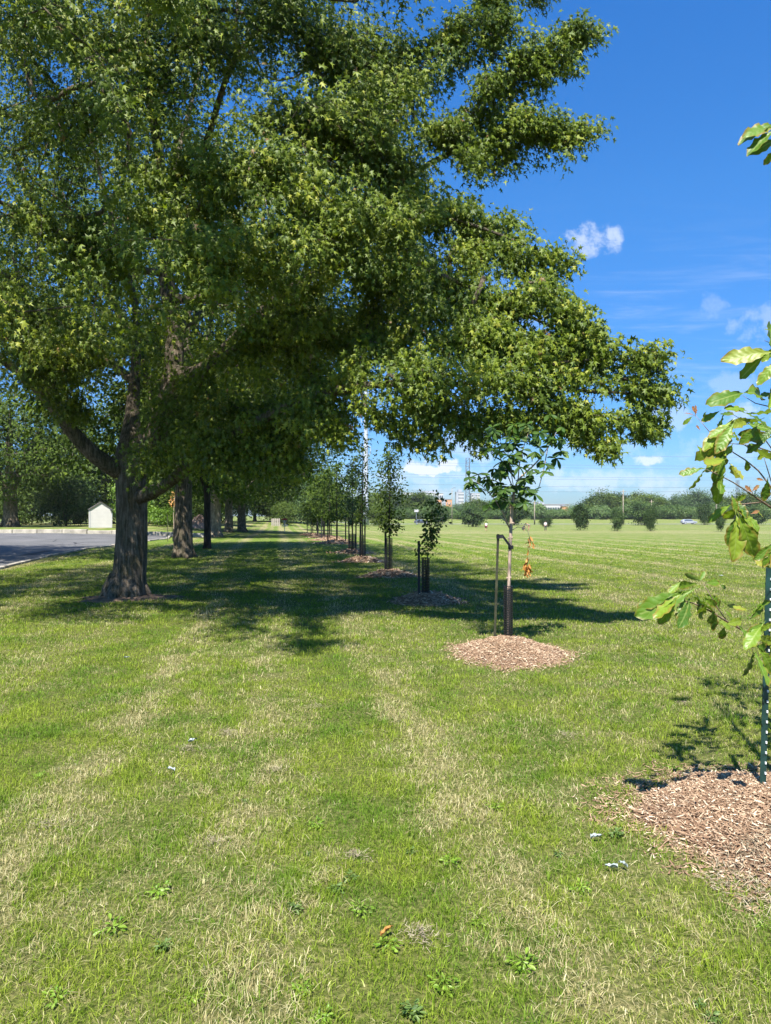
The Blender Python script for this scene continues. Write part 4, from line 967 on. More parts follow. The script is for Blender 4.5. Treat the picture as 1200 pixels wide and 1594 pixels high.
# the leafy sapling (first behind the near stake)
def leafy_sapling():
    x0, y0 = row[1]; r2 = np.random.default_rng(3); Yb = y0
    x0 = (791 - 600) / F * Yb; zb = gz(x0, Yb)
    def q(px, py, dy=0, r=.01): p = Wp(px, py, Yb + dy); return (p.x, p.y, p.z, r)
    L = [(None, [(x0, Yb, zb, .026), q(790, 930, 0, .022), q(793, 870, 0, .021), q(796, 815, 0, .023), q(796, 780, 0, .022), q(798, 757, 0, .017)])]
    for pts in [[(798, 760, 0, .014), (802, 742, .0, .012), (812, 738, .02, .011), (830, 732, .05, .010), (843, 715, .05, .009), (852, 697, .05, .007), (866, 676, .1, .005), (872, 662, .1, .003)],
                [(801, 745, 0, .010), (806, 722, -.05, .008), (812, 700, -.08, .006), (822, 672, -.1, .005), (830, 655, -.1, .003)],
                [(796, 755, 0, .010), (787, 735, .1, .008), (778, 712, .15, .006), (770, 690, .2, .005), (762, 672, .2, .003)],
                [(795, 810, 0, .010), (783, 790, -.02, .009), (768, 772, -.05, .008), (752, 757, -.1, .006), (740, 745, -.12, .005), (730, 742, -.12, .003)],
                [(795, 825, 0, .009), (788, 814, -.02, .009), (779, 803, -.03, .006)],
                [(797, 824, 0, .007), (806, 819, .02, .005), (816, 818, .02, .004), (825, 822, .03, .003), (828, 832, .03, .0025), (824, 850, .03, .0025), (822, 870, .03, .002), (821, 895, .03, .002)],
                [(850, 700, .05, .006), (846, 735, .0, .006), (842, 765, -.05, .005), (832, 782, -.06, .004), (822, 788, -.06, .003)],
                [(798, 757, 0, .008), (812, 757, -.1, .006), (826, 763, -.15, .004)], [(797, 770, 0, .007), (783, 764, -.15, .005), (770, 768, -.2, .003)],
                [(800, 750, 0, .007), (795, 725, -.15, .006), (790, 700, -.2, .004), (786, 680, -.2, .003)]]:
        L.append((1, [q(a, b, c, d) for a, b, c, d in pts]))
    P, par, r = skeleton(L)
    root = empty('sapling'); mb, _ = branch_mesh(P, par, r, [])
    for (px, py) in [(797, 815), (794, 838), (796, 790), (792, 900)]:
        w = Wp(px, py, Yb - .0); mb.tube([(w.x - .03, w.y, w.z), (w.x + .03, w.y - .01, w.z + .01)], [.012, .014], 6)
    mb.build('trunk', 'sapling_bark', root, smooth=True)
    # palmate leaf clusters: 5-7 drooping leaflets each
    cl = []
    def add(px, py, dy, n, sx_, sy_):
        for _ in range(n): cl.append(np.array(Wp(px + r2.normal(0, sx_), py + r2.normal(0, sy_), Yb + dy + r2.normal(0, .12))))
    for a in [(828, 664, -.1, 6, 14, 7), (845, 680, .05, 7, 16, 9), (868, 688, .1, 6, 10, 9), (876, 712, .1, 3, 6, 8), (812, 690, -.1, 8, 12, 10), (785, 700, -.1, 6, 10, 9), (768, 690, .15, 3, 8, 6), (765, 668, .2, 2, 5, 4), (790, 722, 0, 9, 14, 9), (815, 722, 0, 9, 12, 9),
              (842, 725, 0, 5, 10, 7), (775, 737, .1, 5, 10, 6), (755, 742, -.1, 5, 7, 6), (735, 746, -.1, 4, 6, 6), (748, 760, -.1, 3, 7, 5), (765, 768, -.15, 5, 8, 7), (783, 765, -.1, 7, 9, 8), (800, 757, -.05, 7, 9, 8), (820, 765, -.1, 7, 9, 8), (838, 767, -.1, 3, 6, 5), (775, 788, -.1, 3, 8, 5), (812, 788, -.1, 3, 6, 4)]:
        add(a[0], a[1], a[2], max(2, int(a[3] * .78)), a[4], a[5])
    pos = []; D = []; sz = []
    for c in cl:
        k = r2.integers(5, 8); a0 = r2.uniform(0, 6.28); dr = r2.uniform(-1.0, -.2)
        for j in range(k):
            a = a0 + j * 2 * math.pi / 7; pos.append(c); D.append((math.cos(a), math.sin(a), dr)); sz.append(r2.uniform(.085, .14))
    leaves_at(np.array(pos), np.array(D), np.array(sz), 'buckeye_leaf', root, 5, LLF, .5, .32)
    # hanging dead leaves
    pos = []; D = []; sz = []
    for (px, py, n, sx_, sy_) in [(825, 838, 9, 2.2, 3), (824, 846, 4, 2.0, 3), (822, 858, 4, 1, 3), (821, 868, 5, 1.2, 3), (820, 878, 8, 1.8, 3), (820, 886, 34, 2.6, 5)]:
        for _ in range(n):
            p = Wp(px + r2.normal(0, sx_), py + r2.normal(0, sy_), Yb + .03 + r2.normal(0, .02)); pos.append(tuple(p)); D.append((r2.normal(0, .22), r2.normal(0, .22), -1)); sz.append(r2.uniform(.035, .07))
    o = leaves_at(np.array(pos), np.array(D), np.array(sz), 'dead_leaf', root, 8, LLF, .9, .5, 'dead_leaves'); o['label'] = 'strand of withered orange brown leaves dangling from a bent twig'
    tag(root, 'leafy young tree with a strand of dead orange leaves hanging at its right', 'sapling', 'young trees in the mulched row')
    p = Wp(767, 1008, Yb); tp = Wp(795, 852, Yb)
    stake(p.x, p.y - .12, 1.32, .045, 'rusty green stake strapped to the leafy sapling with dead orange leaves', strap=(tp.x, tp.y, tp.z), zb=gz(p.x, p.y) + .06)
    mesh_guard(x0, Yb, .05, zb + .06, zb + .76, 'black mesh guard on the leafy sapling with dead orange leaves')
leafy_sapling()

def sapling(i, prof, ttop, rt, ncl, nl, ls, leaf, label, crook=0.0, seed=0, dens=1.0):
    """prof: list of (height, radius) of the crown"""
    x, y = row[i]; z = gz(x, y); r2 = np.random.default_rng(100 + i + seed)
    hs_ = [p[0] for p in prof]; rs_ = [p[1] for p in prof]
    tr = [(0, 0, 0, rt), (crook * .2, 0, ttop * .25, rt * .9), (-crook * .3, 0, ttop * .5, rt * .75), (crook, 0, ttop * .8, rt * .5), (crook * .9, 0, ttop, rt * .2)]
    P0, par0, r0 = skeleton([(None, tr)])
    tg = []
    while len(tg) < ncl:
        h = r2.uniform(hs_[0], hs_[-1]); rr = np.interp(h, hs_, rs_); a = r2.uniform(0, 6.28); q = rr * r2.random() ** .5
        tg.append((math.cos(a) * q + np.interp(h, [0, ttop], [0, crook]), math.sin(a) * q, h))
    tg = np.array(tg); P, par, mr, tips = grow(P0, par0, r0, tg, .12, r2, pen=np.where(P0[:, 2] < hs_[0] - .12, 5.0, 0))
    root = empty('sapling', (x, y, z)); mb, _ = branch_mesh(P, par, mr, tips, rt=.003, expo=.4); mb.build('trunk', 'bark_dark', root, smooth=True)
    idx = np.repeat(np.arange(ncl), nl); m = len(idx); off = r2.normal(0, 1, (m, 3)) * .07 * dens
    pos = P[tips][idx] + off; D = norm(off) + np.array([0, 0, -.4]) + r2.normal(0, .3, (m, 3))
    leaves_at(pos, D, r2.uniform(.7, 1.3, m) * ls, leaf, root, 9 + i, quad_leaf(), .6, .45)
    tag(root, label, 'sapling', 'young trees in the mulched row'); return root
sapling(2, [(.86, .05), (.98, .27), (1.12, .25), (1.2, .03), (1.36, .03), (1.45, .2), (1.6, .3), (1.76, .27), (1.95, .1)], 1.85, .014, 46, 11, .07, 'hedge_leaf', 'small bent sapling with sparse tiered leaves beside a tall dark stake', .14)
sapling(3, [(1.15, .15), (1.5, .42), (1.9, .48), (2.3, .42), (2.7, .36), (3.0, .25), (3.2, .1)], 3.1, .026, 125, 14, .075, 'maple_far', 'slim upright sapling strapped to a stake behind the bent sapling', .03)
sapling(4, [(1.2, .12), (1.35, .42), (1.5, .2), (1.9, .35), (2.5, .5), (3.2, .5), (3.7, .3), (4.0, .1)], 3.9, .03, 80, 12, .085, 'maple_far', 'tall thin sapling in front of the white steel pylon', .02)
sapling(5, [(1.3, .3), (1.7, .55), (2.4, .7), (3.0, .65), (3.5, .45), (3.9, .2)], 3.8, .035, 100, 17, .10, 'blue_leaf', 'bushy grey green sapling left of the tall thin sapling', .02)
for i, l in [(6, 'sapling rising from the broad sunlit orange mulch ring'), (7, 'sapling directly behind the one in the sunlit orange mulch'), (8, 'sapling third from the far end of the row'), (9, 'second to last sapling of the row'), (10, 'farthest sapling of the mulched row')]:
    sapling(i, [(1.3, .3), (1.8, 1.0), (2.6, 1.35), (3.3, 1.3), (4.0, .9), (4.5, .3)], 4.3, .045, 110, 19, .13, 'maple_far', l, .03 * (i % 3 - 1))
# stakes & guards
def st(px, pyb, pyt, Y, label, **kw):
    x = (px - 600) / F * Y; z = gz(x, Y); h = CAMH - (pyt - HZ) / F * Y - z; return stake(x, Y, h - .03, 0.0, label, 'black', zb=z + .03, **kw)
st(652, 925, 842, 12.8, 'tall dark stake left of the small bent sapling', wide=.045, strap=None)
mesh_guard(row[2][0], row[2][1], .065, gz(*row[2]) + .05, gz(*row[2]) + .82, 'black mesh guard around the small bent sapling', False)
x3, y3 = row[3]
st(600, 888, 820, y3, 'dark stake with a strap to the slim upright sapling', wide=.055, strap=(x3, y3, gz(x3, y3) + 1.22))
mesh_guard(x3, y3, .075, gz(x3, y3) + .05, gz(x3, y3) + 1.0, 'black mesh guard around the slim upright sapling', False)
x4, y4 = row[4]
st(561, 868, 806, y4, 'left stake in front of the white steel pylon', wide=.06)
st(568, 868, 808, y4 + .2, 'right stake in front of the white steel pylon', wide=.05)
mesh_guard(x4, y4, .09, gz(x4, y4) + .05, gz(x4, y4) + .9, 'black mesh guard around the tall thin sapling', False)
x5, y5 = row[5]
st(543, 858, 805, y5, 'stake left of the bushy grey green sapling', wide=.055)
st(554, 860, 812, y5 - .2, 'stake right of the bushy grey green sapling', wide=.055)
mesh_guard(x5, y5, .12, gz(x5, y5) + .05, gz(x5, y5) + .8, 'dark mesh guard around the bushy grey green sapling', False)
for i, (pa, pb, l) in {6: (521, 530, 'the sapling in the sunlit orange mulch'), 7: (510, 516, 'the sapling behind the sunlit orange mulch'), 8: (501, 506, 'the third sapling from the far end'), 9: (494, 498, 'the second to last sapling'), 10: (488, 491, 'the farthest sapling')}.items():
    x, y = row[i]; pc = 600 + x / y * F
    for s, n in ((-1, 'left stake of '), (1, 'right stake of ')):
        xx = x + s * .5; stake(xx, y, 1.45, 0, n + l, 'black', wide=.07, zb=gz(xx, y) + .03)

# ------------------------------------------------------------------ oak sapling on the right edge
def oak_leaf_mesh(seed):
    r2 = random.Random(seed); V = []; Fs = []; E = []; T2 = []; n = 12
    bend = r2.uniform(-.1, .55); tw = r2.uniform(-.5, .5); cup = r2.uniform(-.15, .4)
    for i in range(n + 1):
        t = i / n
        w = .20 * (math.sin(math.pi * min(1, t ** 1.25 * 1.02)) ** .75) * (0.45 + .75 * t) + .008
        lob = 1 + .13 * math.sin(t * 26 + seed) * (1 if .15 < t < .97 else 0)
        if i == n: w = .02
        for j in range(-3, 4):
            e = abs(j) / 3; x = w * (j / 3) * (lob if abs(j) == 3 else 1 + (lob - 1) * .4)
            y = t + .03 * math.sin(j * 2 + t * 9) * e
            z = -bend * t * t * .7 + cup * x * x * 3 + .035 * math.sin(t * 24 + seed + (j > 0) * 1.5) * e + .02 * e - tw * x * t * .6
            V.append((x, y, z)); E.append(e * (.75 + .25 * t) if i < n else 1); T2.append(t - .16 * e)
    for i in range(n):
        for j in range(6): a = i * 7 + j; Fs.append((a, a + 1, a + 8, a + 7))
    # petiole
    b = len(V); V += [(-.008, -.1, .02), (.008, -.1, .02), (.008, 0.02, 0), (-.008, 0.02, 0)]; E += [0] * 4; T2 += [0] * 4; Fs.append((b, b + 1, b + 2, b + 3))
    return np.array(V), np.array(Fs), np.array(E), np.array(T2)
OAK = [oak_leaf_mesh(s) for s in range(8)]
def oak():
    r2 = np.random.default_rng(77); Yb = 3.95; xb = 2.30; z0 = gz(xb, Yb) + .15
    def q(px, py, Y, r): p = Wp(px, py, Y); return (p.x, p.y, p.z, r)
    L = [(None, [(xb, Yb, z0 - .1, .028), (xb + .01, Yb, .8, .024), (xb - .01, Yb, 1.6, .019), (xb + .02, Yb, 2.5, .013), (xb, Yb, 3.6, .007), (xb, Yb, 4.0, .003)])]
    br = [[(1240, 1010, 3.9, .012), (1200, 992, 3.75, .010), (1150, 985, 3.6, .008), (1128, 972, 3.55, .006), (1105, 945, 3.5, .005), (1078, 925, 3.45, .004), (1050, 932, 3.4, .003)],
          [(1128, 975, 3.55, .004), (1118, 950, 3.5, .0035), (1100, 915, 3.5, .003), (1092, 903, 3.5, .002)],
          [(1160, 988, 3.6, .004), (1170, 1010, 3.6, .003), (1174, 1018, 3.6, .003)],
          [(1240, 800, 3.8, .010), (1200, 791, 3.7, .008), (1183, 782, 3.65, .006), (1172, 768, 3.6, .005), (1155, 762, 3.6, .004), (1143, 748, 3.55, .0035), (1125, 741, 3.5, .003), (1105, 735, 3.5, .0025), (1096, 729, 3.5, .002)],
          [(1185, 785, 3.65, .005), (1165, 788, 3.6, .004), (1150, 785, 3.58, .003)],
          [(1240, 760, 3.8, .008), (1195, 735, 3.75, .006), (1175, 722, 3.7, .005), (1160, 715, 3.7, .004), (1145, 710, 3.65, .0035), (1125, 696, 3.6, .003), (1100, 675, 3.6, .0025), (1082, 646, 3.6, .002)],
          [(1240, 715, 3.8, .006), (1205, 692, 3.75, .005), (1170, 690, 3.7, .004), (1145, 692, 3.7, .003), (1130, 690, 3.65, .002)],
          [(1230, 690, 3.8, .006), (1190, 668, 3.75, .004), (1165, 655, 3.7, .003), (1140, 645, 3.65, .002)],
          [(1230, 640, 3.8, .005), (1200, 640, 3.75, .004), (1158, 638, 3.7, .003), (1155, 615, 3.7, .002)],
          [(1240, 560, 3.8, .006), (1205, 545, 3.75, .004), (1190, 530, 3.7, .003)],
          [(1240, 230, 3.8, .005), (1215, 205, 3.75, .004), (1200, 193, 3.7, .002)],
          [(1230, 915, 3.8, .006), (1210, 905, 3.75, .004), (1202, 885, 3.7, .003)],
          [(1190, 740, 3.75, .004), (1192, 715, 3.7, .003), (1187, 706, 3.7, .002)], [(1235, 770, 3.9, .008), (1290, 700, 4.1, .006), (1350, 640, 4.2, .003)], [(1235, 960, 3.9, .009), (1300, 920, 4.1, .006), (1360, 900, 4.2, .003)],
          [(1235, 500, 3.9, .007), (1300, 430, 4.1, .005), (1350, 400, 4.2, .003)]]
    for b in br: L.append((1, [q(*t) for t in b]))
    P, par, r = skeleton(L)
    root = empty('oak_sapling'); mb, _ = branch_mesh(P, par, r, []); mb.build('trunk', 'oak_bark', root, smooth=True)
    Vs = []; Fs = []; T = []; E = []; VN = []; n = 0
    def leaf(base, tip, roll=None, tint=None, wid=1.0):
        nonlocal n
        base = Vector(base); tip = Vector(tip); d = tip - base; Lg = d.length; D = d.normalized()
        v = Vector((0, -1, .55)) if roll is None else Vector(roll)
        v = v + Vector(r2.normal(0, .45, 3)); X = D.cross(v).normalized(); N = X.cross(D)
        V0, F0, e0, t0 = OAK[int(r2.integers(0, 8))]
        A = np.array([list(X * wid), list(D), list(N)]); V = (V0 * Lg) @ A + np.array(base)
        VN.append(t0); Vs.append(V); Fs.append(F0 + n); n += len(V0); T.append(np.full(len(V0), np.clip(r2.normal(.48, .24), 0, .9) if tint is None else tint)); E.append(np.clip(e0 + r2.uniform(-.25, .12), 0, 1) if tint is None else e0)
    # traced leaves: base px, tip px, depth
    LV = [(1078, 918, 1002, 958, 3.4), (1060, 925, 1018, 962, 3.38), (1050, 925, 992, 945, 3.42), (1052, 930, 1030, 972, 3.36), (1066, 930, 1058, 968, 3.4), (1072, 932, 1072, 972, 3.42), (1060, 905, 1040, 925, 3.5), (1085, 908, 1052, 912, 3.44), (1092, 905, 1066, 892, 3.5),
          (1088, 906, 1098, 888, 3.52), (1098, 908, 1120, 906, 3.5), (1120, 910, 1132, 916, 3.6), (1078, 925, 1110, 950, 3.45), (1085, 925, 1092, 965, 3.46), (1095, 930, 1118, 945, 3.5), (1100, 940, 1088, 960, 3.42), (1105, 945, 1124, 982, 3.5), (1112, 950, 1105, 975, 3.48), (1098, 925, 1132, 944, 3.52),
          (1128, 950, 1142, 960, 3.55), (1164, 952, 1142, 938, 3.6), (1128, 972, 1160, 966, 3.55), (1165, 965, 1192, 945, 3.6), (1165, 960, 1200, 935, 3.65), (1128, 975, 1122, 995, 3.5), (1185, 975, 1165, 1000, 3.5), (1150, 975, 1180, 1005, 3.5), (1190, 968, 1170, 985, 3.55), (1180, 985, 1200, 970, 3.55),
          (1172, 1015, 1164, 1056, 3.5), (1174, 1016, 1200, 1068, 3.45), (1180, 1008, 1215, 1050, 3.5), (1176, 1005, 1206, 1012, 3.55), (1205, 990, 1200, 1030, 3.6), (1178, 990, 1202, 1000, 3.6), (1118, 965, 1140, 978, 3.5), (1135, 985, 1118, 990, 3.5),
          (1140, 785, 1098, 808, 3.5), (1150, 785, 1130, 815, 3.55), (1145, 780, 1160, 772, 3.5), (1150, 772, 1140, 800, 3.5), (1145, 800, 1152, 872, 3.42), (1150, 802, 1178, 868, 3.42), (1155, 800, 1168, 845, 3.5), (1148, 800, 1136, 848, 3.5), (1160, 800, 1185, 822, 3.5), (1165, 800, 1180, 840, 3.5), (1150, 790, 1172, 820, 3.45), (1140, 775, 1165, 800, 3.5), (1138, 770, 1150, 795, 3.45),
          (1178, 795, 1188, 805, 3.5), (1125, 742, 1112, 785, 3.48), (1128, 740, 1108, 762, 3.5), (1122, 745, 1122, 768, 3.5), (1096, 729, 1057, 738, 3.5), (1097, 731, 1072, 762, 3.48), (1128, 705, 1112, 752, 3.5), (1135, 722, 1162, 738, 3.5), (1138, 724, 1146, 742, 3.52), (1128, 715, 1095, 722, 3.5), (1130, 710, 1098, 735, 3.52), (1130, 700, 1112, 735, 3.5), (1122, 700, 1092, 700, 3.52),
          (1140, 655, 1098, 690, 3.55), (1142, 658, 1118, 700, 3.5), (1136, 662, 1102, 682, 3.55), (1125, 650, 1115, 672, 3.6), (1112, 688, 1108, 712, 3.5), (1115, 690, 1125, 728, 3.55), (1140, 692, 1128, 710, 3.55), (1145, 680, 1140, 675, 3.5), (1140, 675, 1155, 678, 3.5), (1120, 640, 1092, 656, 3.62), (1126, 642, 1120, 668, 3.6), (1100, 640, 1092, 650, 3.6), (1078, 648, 1064, 660, 3.6), (1120, 645, 1140, 642, 3.6),
          (1090, 705, 1090, 690, 3.55), (1157, 612, 1118, 618, 3.66), (1158, 612, 1200, 604, 3.66), (1180, 618, 1198, 612, 3.7), (1205, 548, 1132, 552, 3.66), (1200, 552, 1162, 545, 3.7), (1192, 552, 1148, 588, 3.64), (1200, 545, 1198, 505, 3.7), (1212, 560, 1182, 590, 3.7), (1205, 540, 1192, 560, 3.7), (1205, 515, 1190, 512, 3.7),
          (1162, 640, 1140, 628, 3.66), (1165, 645, 1205, 640, 3.66), (1150, 640, 1200, 652, 3.6), (1170, 652, 1142, 662, 3.6), (1190, 650, 1165, 662, 3.62), (1160, 660, 1202, 668, 3.62), (1180, 660, 1165, 690, 3.6), (1205, 665, 1180, 688, 3.6), (1190, 690, 1160, 702, 3.6), (1200, 680, 1165, 678, 3.6), (1195, 700, 1180, 715, 3.6), (1205, 720, 1180, 700, 3.6), (1160, 715, 1168, 735, 3.6), (1162, 705, 1172, 690, 3.6), (1170, 690, 1180, 702, 3.65), (1150, 690, 1168, 694, 3.65),
          (1205, 690, 1195, 720, 3.6), (1182, 756, 1172, 765, 3.6), (1195, 745, 1190, 780, 3.55), (1200, 885, 1176, 872, 3.55), (1205, 845, 1178, 872, 3.5), (1208, 840, 1202, 880, 3.5), (1198, 850, 1190, 885, 3.55), (1215, 838, 1205, 890, 3.5), (1205, 193, 1154, 208, 3.7), (1208, 200, 1164, 232, 3.7), (1212, 215, 1172, 236, 3.7), (1215, 228, 1188, 256, 3.7), (1208, 196, 1170, 196, 3.72), (1195, 640, 1210, 600, 3.7)]
    for (a, b, c, d, Y) in LV: leaf(Wp(a, b, Y + r2.normal(0, .02)), Wp(c, d, Y + r2.normal(0, .06)))
    # young reddish and withered ones
    for (a, b, c, d) in [(1082, 648, 1085, 630), (1081, 647, 1068, 640), (1083, 645, 1078, 632), (1090, 670, 1084, 662), (1172, 768, 1160, 756), (1170, 765, 1182, 755), (1190, 748, 1178, 745), (1172, 830, 1180, 845), (1168, 800, 1182, 795)]: leaf(Wp(a, b, 3.6), Wp(c, d, 3.6), tint=1.0, wid=.9)
    # rest of the crown, right of the frame
    k = 0
    while k < 330:
        z = r2.uniform(.75, 4.1); a = r2.uniform(0, 6.28); rr = r2.random() ** .5 * np.interp(z, [.7, 1.5, 2.6, 4.1], [.6, .95, .85, .2])
        p = np.array([xb + .25 + math.cos(a) * rr, Yb + .1 + math.sin(a) * rr, z]); px = 600 + p[0] / p[1] * F
        if px < 1232 or p[1] < 3.0: continue
        d = norm(np.array([math.cos(a), math.sin(a), r2.normal(-.2, .5)])) * r2.uniform(.10, .17); 
        if 600 + (p[0] + d[0]) / (p[1] + d[1]) * F < 1206: continue
        leaf(p, p + d); k += 1
    o = npmesh('crown', np.concatenate(Vs), [np.concatenate(Fs)], 'oak_leaf', {'tint': np.concatenate(T), 'edge': np.concatenate(E), 'vein': np.concatenate(VN)}, smooth=True, parent=root)
    tag(root, 'young oak with wavy glossy leaves and browned edges reaching in from the right edge', 'sapling', 'young trees in the mulched row')
    # green stud stake
    pb = Wp(1186, 1258, 3.78)
    stake(pb.x, pb.y, 1.30, .055, 'dark green steel stake with small white studs at the oak on the right edge', 'green_paint', wide=.034, studs=True, zb=gz(pb.x, pb.y) + .02, leany=.03)
oak()
# ------------------------------------------------------------------ things on the left lawn
def basket():
    x = (443 - 600) / F * 84; Y = 84; root = empty('disc_golf_basket', (x, Y, gz(x, Y)))
    mb = MB(); mb.tube([(0, 0, -.1), (0, 0, 1.55)], .035, 8); mb.build('pole', 'steel', root)
    mb = MB(); an = np.linspace(0, 2 * math.pi, 17)
    for z, r in ((.62, .34), (.72, .36), (.86, .37)): mb.tube([(r * math.cos(a), r * math.sin(a), z) for a in an], .012, 5, False)
    for a in an[:-1]: mb.tube([(0.04 * math.cos(a), .04 * math.sin(a), .60), (.34 * math.cos(a), .34 * math.sin(a), .62), (.37 * math.cos(a), .37 * math.sin(a), .86)], .009, 4)
    mb.build('basket', 'steel', root)
    mb = MB()
    for a in an[:-1]: mb.tube([(.28 * math.cos(a), .28 * math.sin(a), 1.42), (.16 * math.cos(a), .16 * math.sin(a), 1.12), (.05 * math.cos(a), .05 * math.sin(a), .92)], .008, 4)
    mb.build('chains', 'steel', root)
    mb = MB(); V = []
    for z in (1.40, 1.58):
        for a in an[:-1]: V.append((.33 * math.cos(a), .33 * math.sin(a), z))
    mb.add(V, [(j, (j + 1) % 16, 16 + (j + 1) % 16, 16 + j) for j in range(16)] + [tuple(range(16, 32))]); mb.build('band', 'red', root)
    tag(root, 'disc golf basket with a red top band on the shaded lawn', 'disc basket')
basket()
x = -29.0; Y = 86.0
x = (311 - 600) / F * 78; Y = 78
mb = MB(); r2 = random.Random(4)
V = []; Fs = []
for k in range(9):
    for j in range(28):
        a = j * 2 * math.pi / 28; t = k / 8; V.append((1.55 * t * math.cos(a), 1.0 * t * math.sin(a), 1.35 * (1 - t ** 1.6) * (1 + .3 * math.sin(j * 1.7 + k)) * .9 + r2.uniform(-.06, .06) if k < 8 else -.05))
for k in range(8):
    for j in range(28): Fs.append((k * 28 + j, k * 28 + (j + 1) % 28, (k + 1) * 28 + (j + 1) % 28, (k + 1) * 28 + j))
mb.add(V, Fs)
for _ in range(60):
    a = r2.uniform(0, 6.28); t = r2.uniform(.1, .95); mb.box((1.5 * t * math.cos(a), .95 * t * math.sin(a), 1.3 * (1 - t ** 1.6)), (r2.uniform(.1, .35), r2.uniform(.1, .25), r2.uniform(.08, .22)), r2.uniform(0, 3))
o = mb.build('clay_heap', 'clay', loc=(x, Y, gz(x, Y))); tag(o, 'heap of pinkish clay lumps beyond the lawn between two maple trunks', 'soil heap')
# staked small sapling with tan dead top
xs0 = (270 - 600) / F * 42; Y = 42
root = empty('sapling', (xs0, Y, gz(xs0, Y)))
mb = MB(); mb.tube([(0, 0, 0), (.03, 0, .8), (.0, 0, 1.6), (.05, 0, 2.4), (.1, 0, 2.9)], [.03, .025, .02, .015, .006], 6); mb.tube([(.05, 0, 2.2), (.2, 0, 2.45), (.15, 0, 2.8)], .012, 5); mb.tube([(0, 0, 1.9), (-.15, 0, 2.2), (-.1, 0, 2.6)], .012, 5)
mb.build('trunk', 'sapling_bark', root, True); r5 = np.random.default_rng(5)
pos = np.stack([r5.normal(.06, .16, 90), r5.normal(0, .15, 90), r5.uniform(2.1, 3.0, 90)], 1); D = r5.normal(0, 1, (90, 3)) - np.array([0, 0, .5])
leaves_at(pos, D, r5.uniform(.08, .16, 90), 'dead_leaf', root, 6, quad_leaf(), .8, .8)
tag(root, 'withered little sapling with a tan top just left of the second maple trunk', 'sapling')
mesh_guard(xs0, Y, .06, gz(xs0, Y) + .02, gz(xs0, Y) + .75, 'guard on the withered little sapling by the second maple trunk', False)
x = (261 - 600) / F * 42; stake(x, Y, 1.6, 0, 'thin stake left of the withered little sapling', 'rust_green', wide=.04, zb=gz(x, Y))
# weathered fence
x = (429 - 600) / F * 118; Y = 118; root = empty('fence', (x, Y, gz(x, Y)))
for i in range(5):
    mb = MB(); mb.box((-.6 + i * .3, 0, .62), (.22, .04, 1.25 + .03 * (i % 3))); mb.build('board', 'weathered', root)
mb = MB(); mb.box((0, .05, .35), (1.5, .05, .1)); mb.box((0, .05, 1.0), (1.5, .05, .1)); mb.build('rail', 'weathered', root)
tag(root, 'short run of weathered board fence left of the disc basket', 'fence')

# ------------------------------------------------------------------ far buildings
def building(name, px0, px1, ptop, Y, depth, wallm, label, floors, bays, roofm='roofgrey', winm='glass', inset=.15, rz=0.0, parapet=.6, zb=-3, wf=(.55, .5), strip=None, penthouse=None):
    x0, x1 = (px0 - 600) / F * Y, (px1 - 600) / F * Y; zt = CAMH + (HZ - ptop) / F * Y; w = x1 - x0; cx = (x0 + x1) / 2
    root = empty(name, (cx, Y + depth / 2, zb), rz); h = zt - zb
    mb = MB(); mb.box((0, 0, h / 2), (w, depth, h)); mb.build('wall', wallm, root)
    mb = MB(); mb.box((0, 0, h + .15), (w + .5, depth + .5, .3)); mb.build('roof', roofm, root)
    fh = (h - 3 - parapet) / floors; bw = w / bays
    for f in range(floors):
        for b in range(bays):
            z = 3 + (f + .5) * fh; xx = -w / 2 + (b + .5) * bw
            fr = MB(); fr.box((xx, -depth / 2 - .05, z), (bw * wf[0] + .25, .14, fh * wf[1] + .25)); wo_ = fr.build('window', 'whitewall', root)
            gl = MB(); gl.box((xx, -depth / 2 - .11, z), (bw * wf[0], .08, fh * wf[1])); gl.build('pane', winm, wo_)
    if strip:
        for (a, b) in strip:
            mb = MB(); mb.box((-w / 2 + (a + b) / 2 * w, -depth / 2 - .3, h / 2), ((b - a) * w, .6, h - .3)); mb.build('stair_block', 'greywall', root)
    if penthouse:
        a, b, hh = penthouse; mb = MB(); mb.box((-w / 2 + (a + b) / 2 * w, 0, h + .3 + hh / 2), ((b - a) * w, depth * .6, hh)); mb.build('penthouse', 'greywall', root)
    tag(root, label, 'building'); return root
building('apartment_building', 651, 690, 768, 640, 14, 'whitewall', 'long pale grey apartment building with a flat roof left of the towers', 4, 12, penthouse=(.15, .7, 2.0), wf=(.7, .5))
building('apartment_building', 628, 644, 767, 640, 14, 'whitewall', 'pale building end showing just right of the slim sapling', 4, 5)
building('apartment_tower', 710, 722, 766.5, 700, 12, 'whitewall', 'left white tower block behind the lattice mast', 7, 4, strip=[(0, .3)], penthouse=(.3, .75, 2.6), wf=(.6, .45))
building('apartment_tower', 734, 747, 768, 700, 12, 'whitewall', 'right white tower block behind the lattice mast', 7, 4, strip=[(.25, .62)], wf=(.6, .45))
building('brick_building', 670, 703, 777.5, 420, 12, 'brick', 'low orange brick building with a grey stair block', 3, 8, strip=[(.52, .72)], wf=(.25, .35))
building('clinic_building', 693, 704, 790, 400, 6, 'greywall', 'small grey annex in front of the orange brick building', 1, 4, wf=(.7, .4))
building('school_building', 833, 886, 785.5, 330, 14, 'whitewall', 'low white flat roofed building with a band of windows', 2, 14, wf=(.72, .5), penthouse=(.1, .3, 1.0))
building('brick_annex', 875, 884, 788, 326, 3, 'brick', 'small brick block in front of the low white building', 1, 2, wf=(.3, .3))
building('garage_building', 756, 774, 789, 300, 6, 'whitewall', 'white shed roof glimpsed through bushes left of the leafy sapling', 1, 3, wf=(.4, .3))

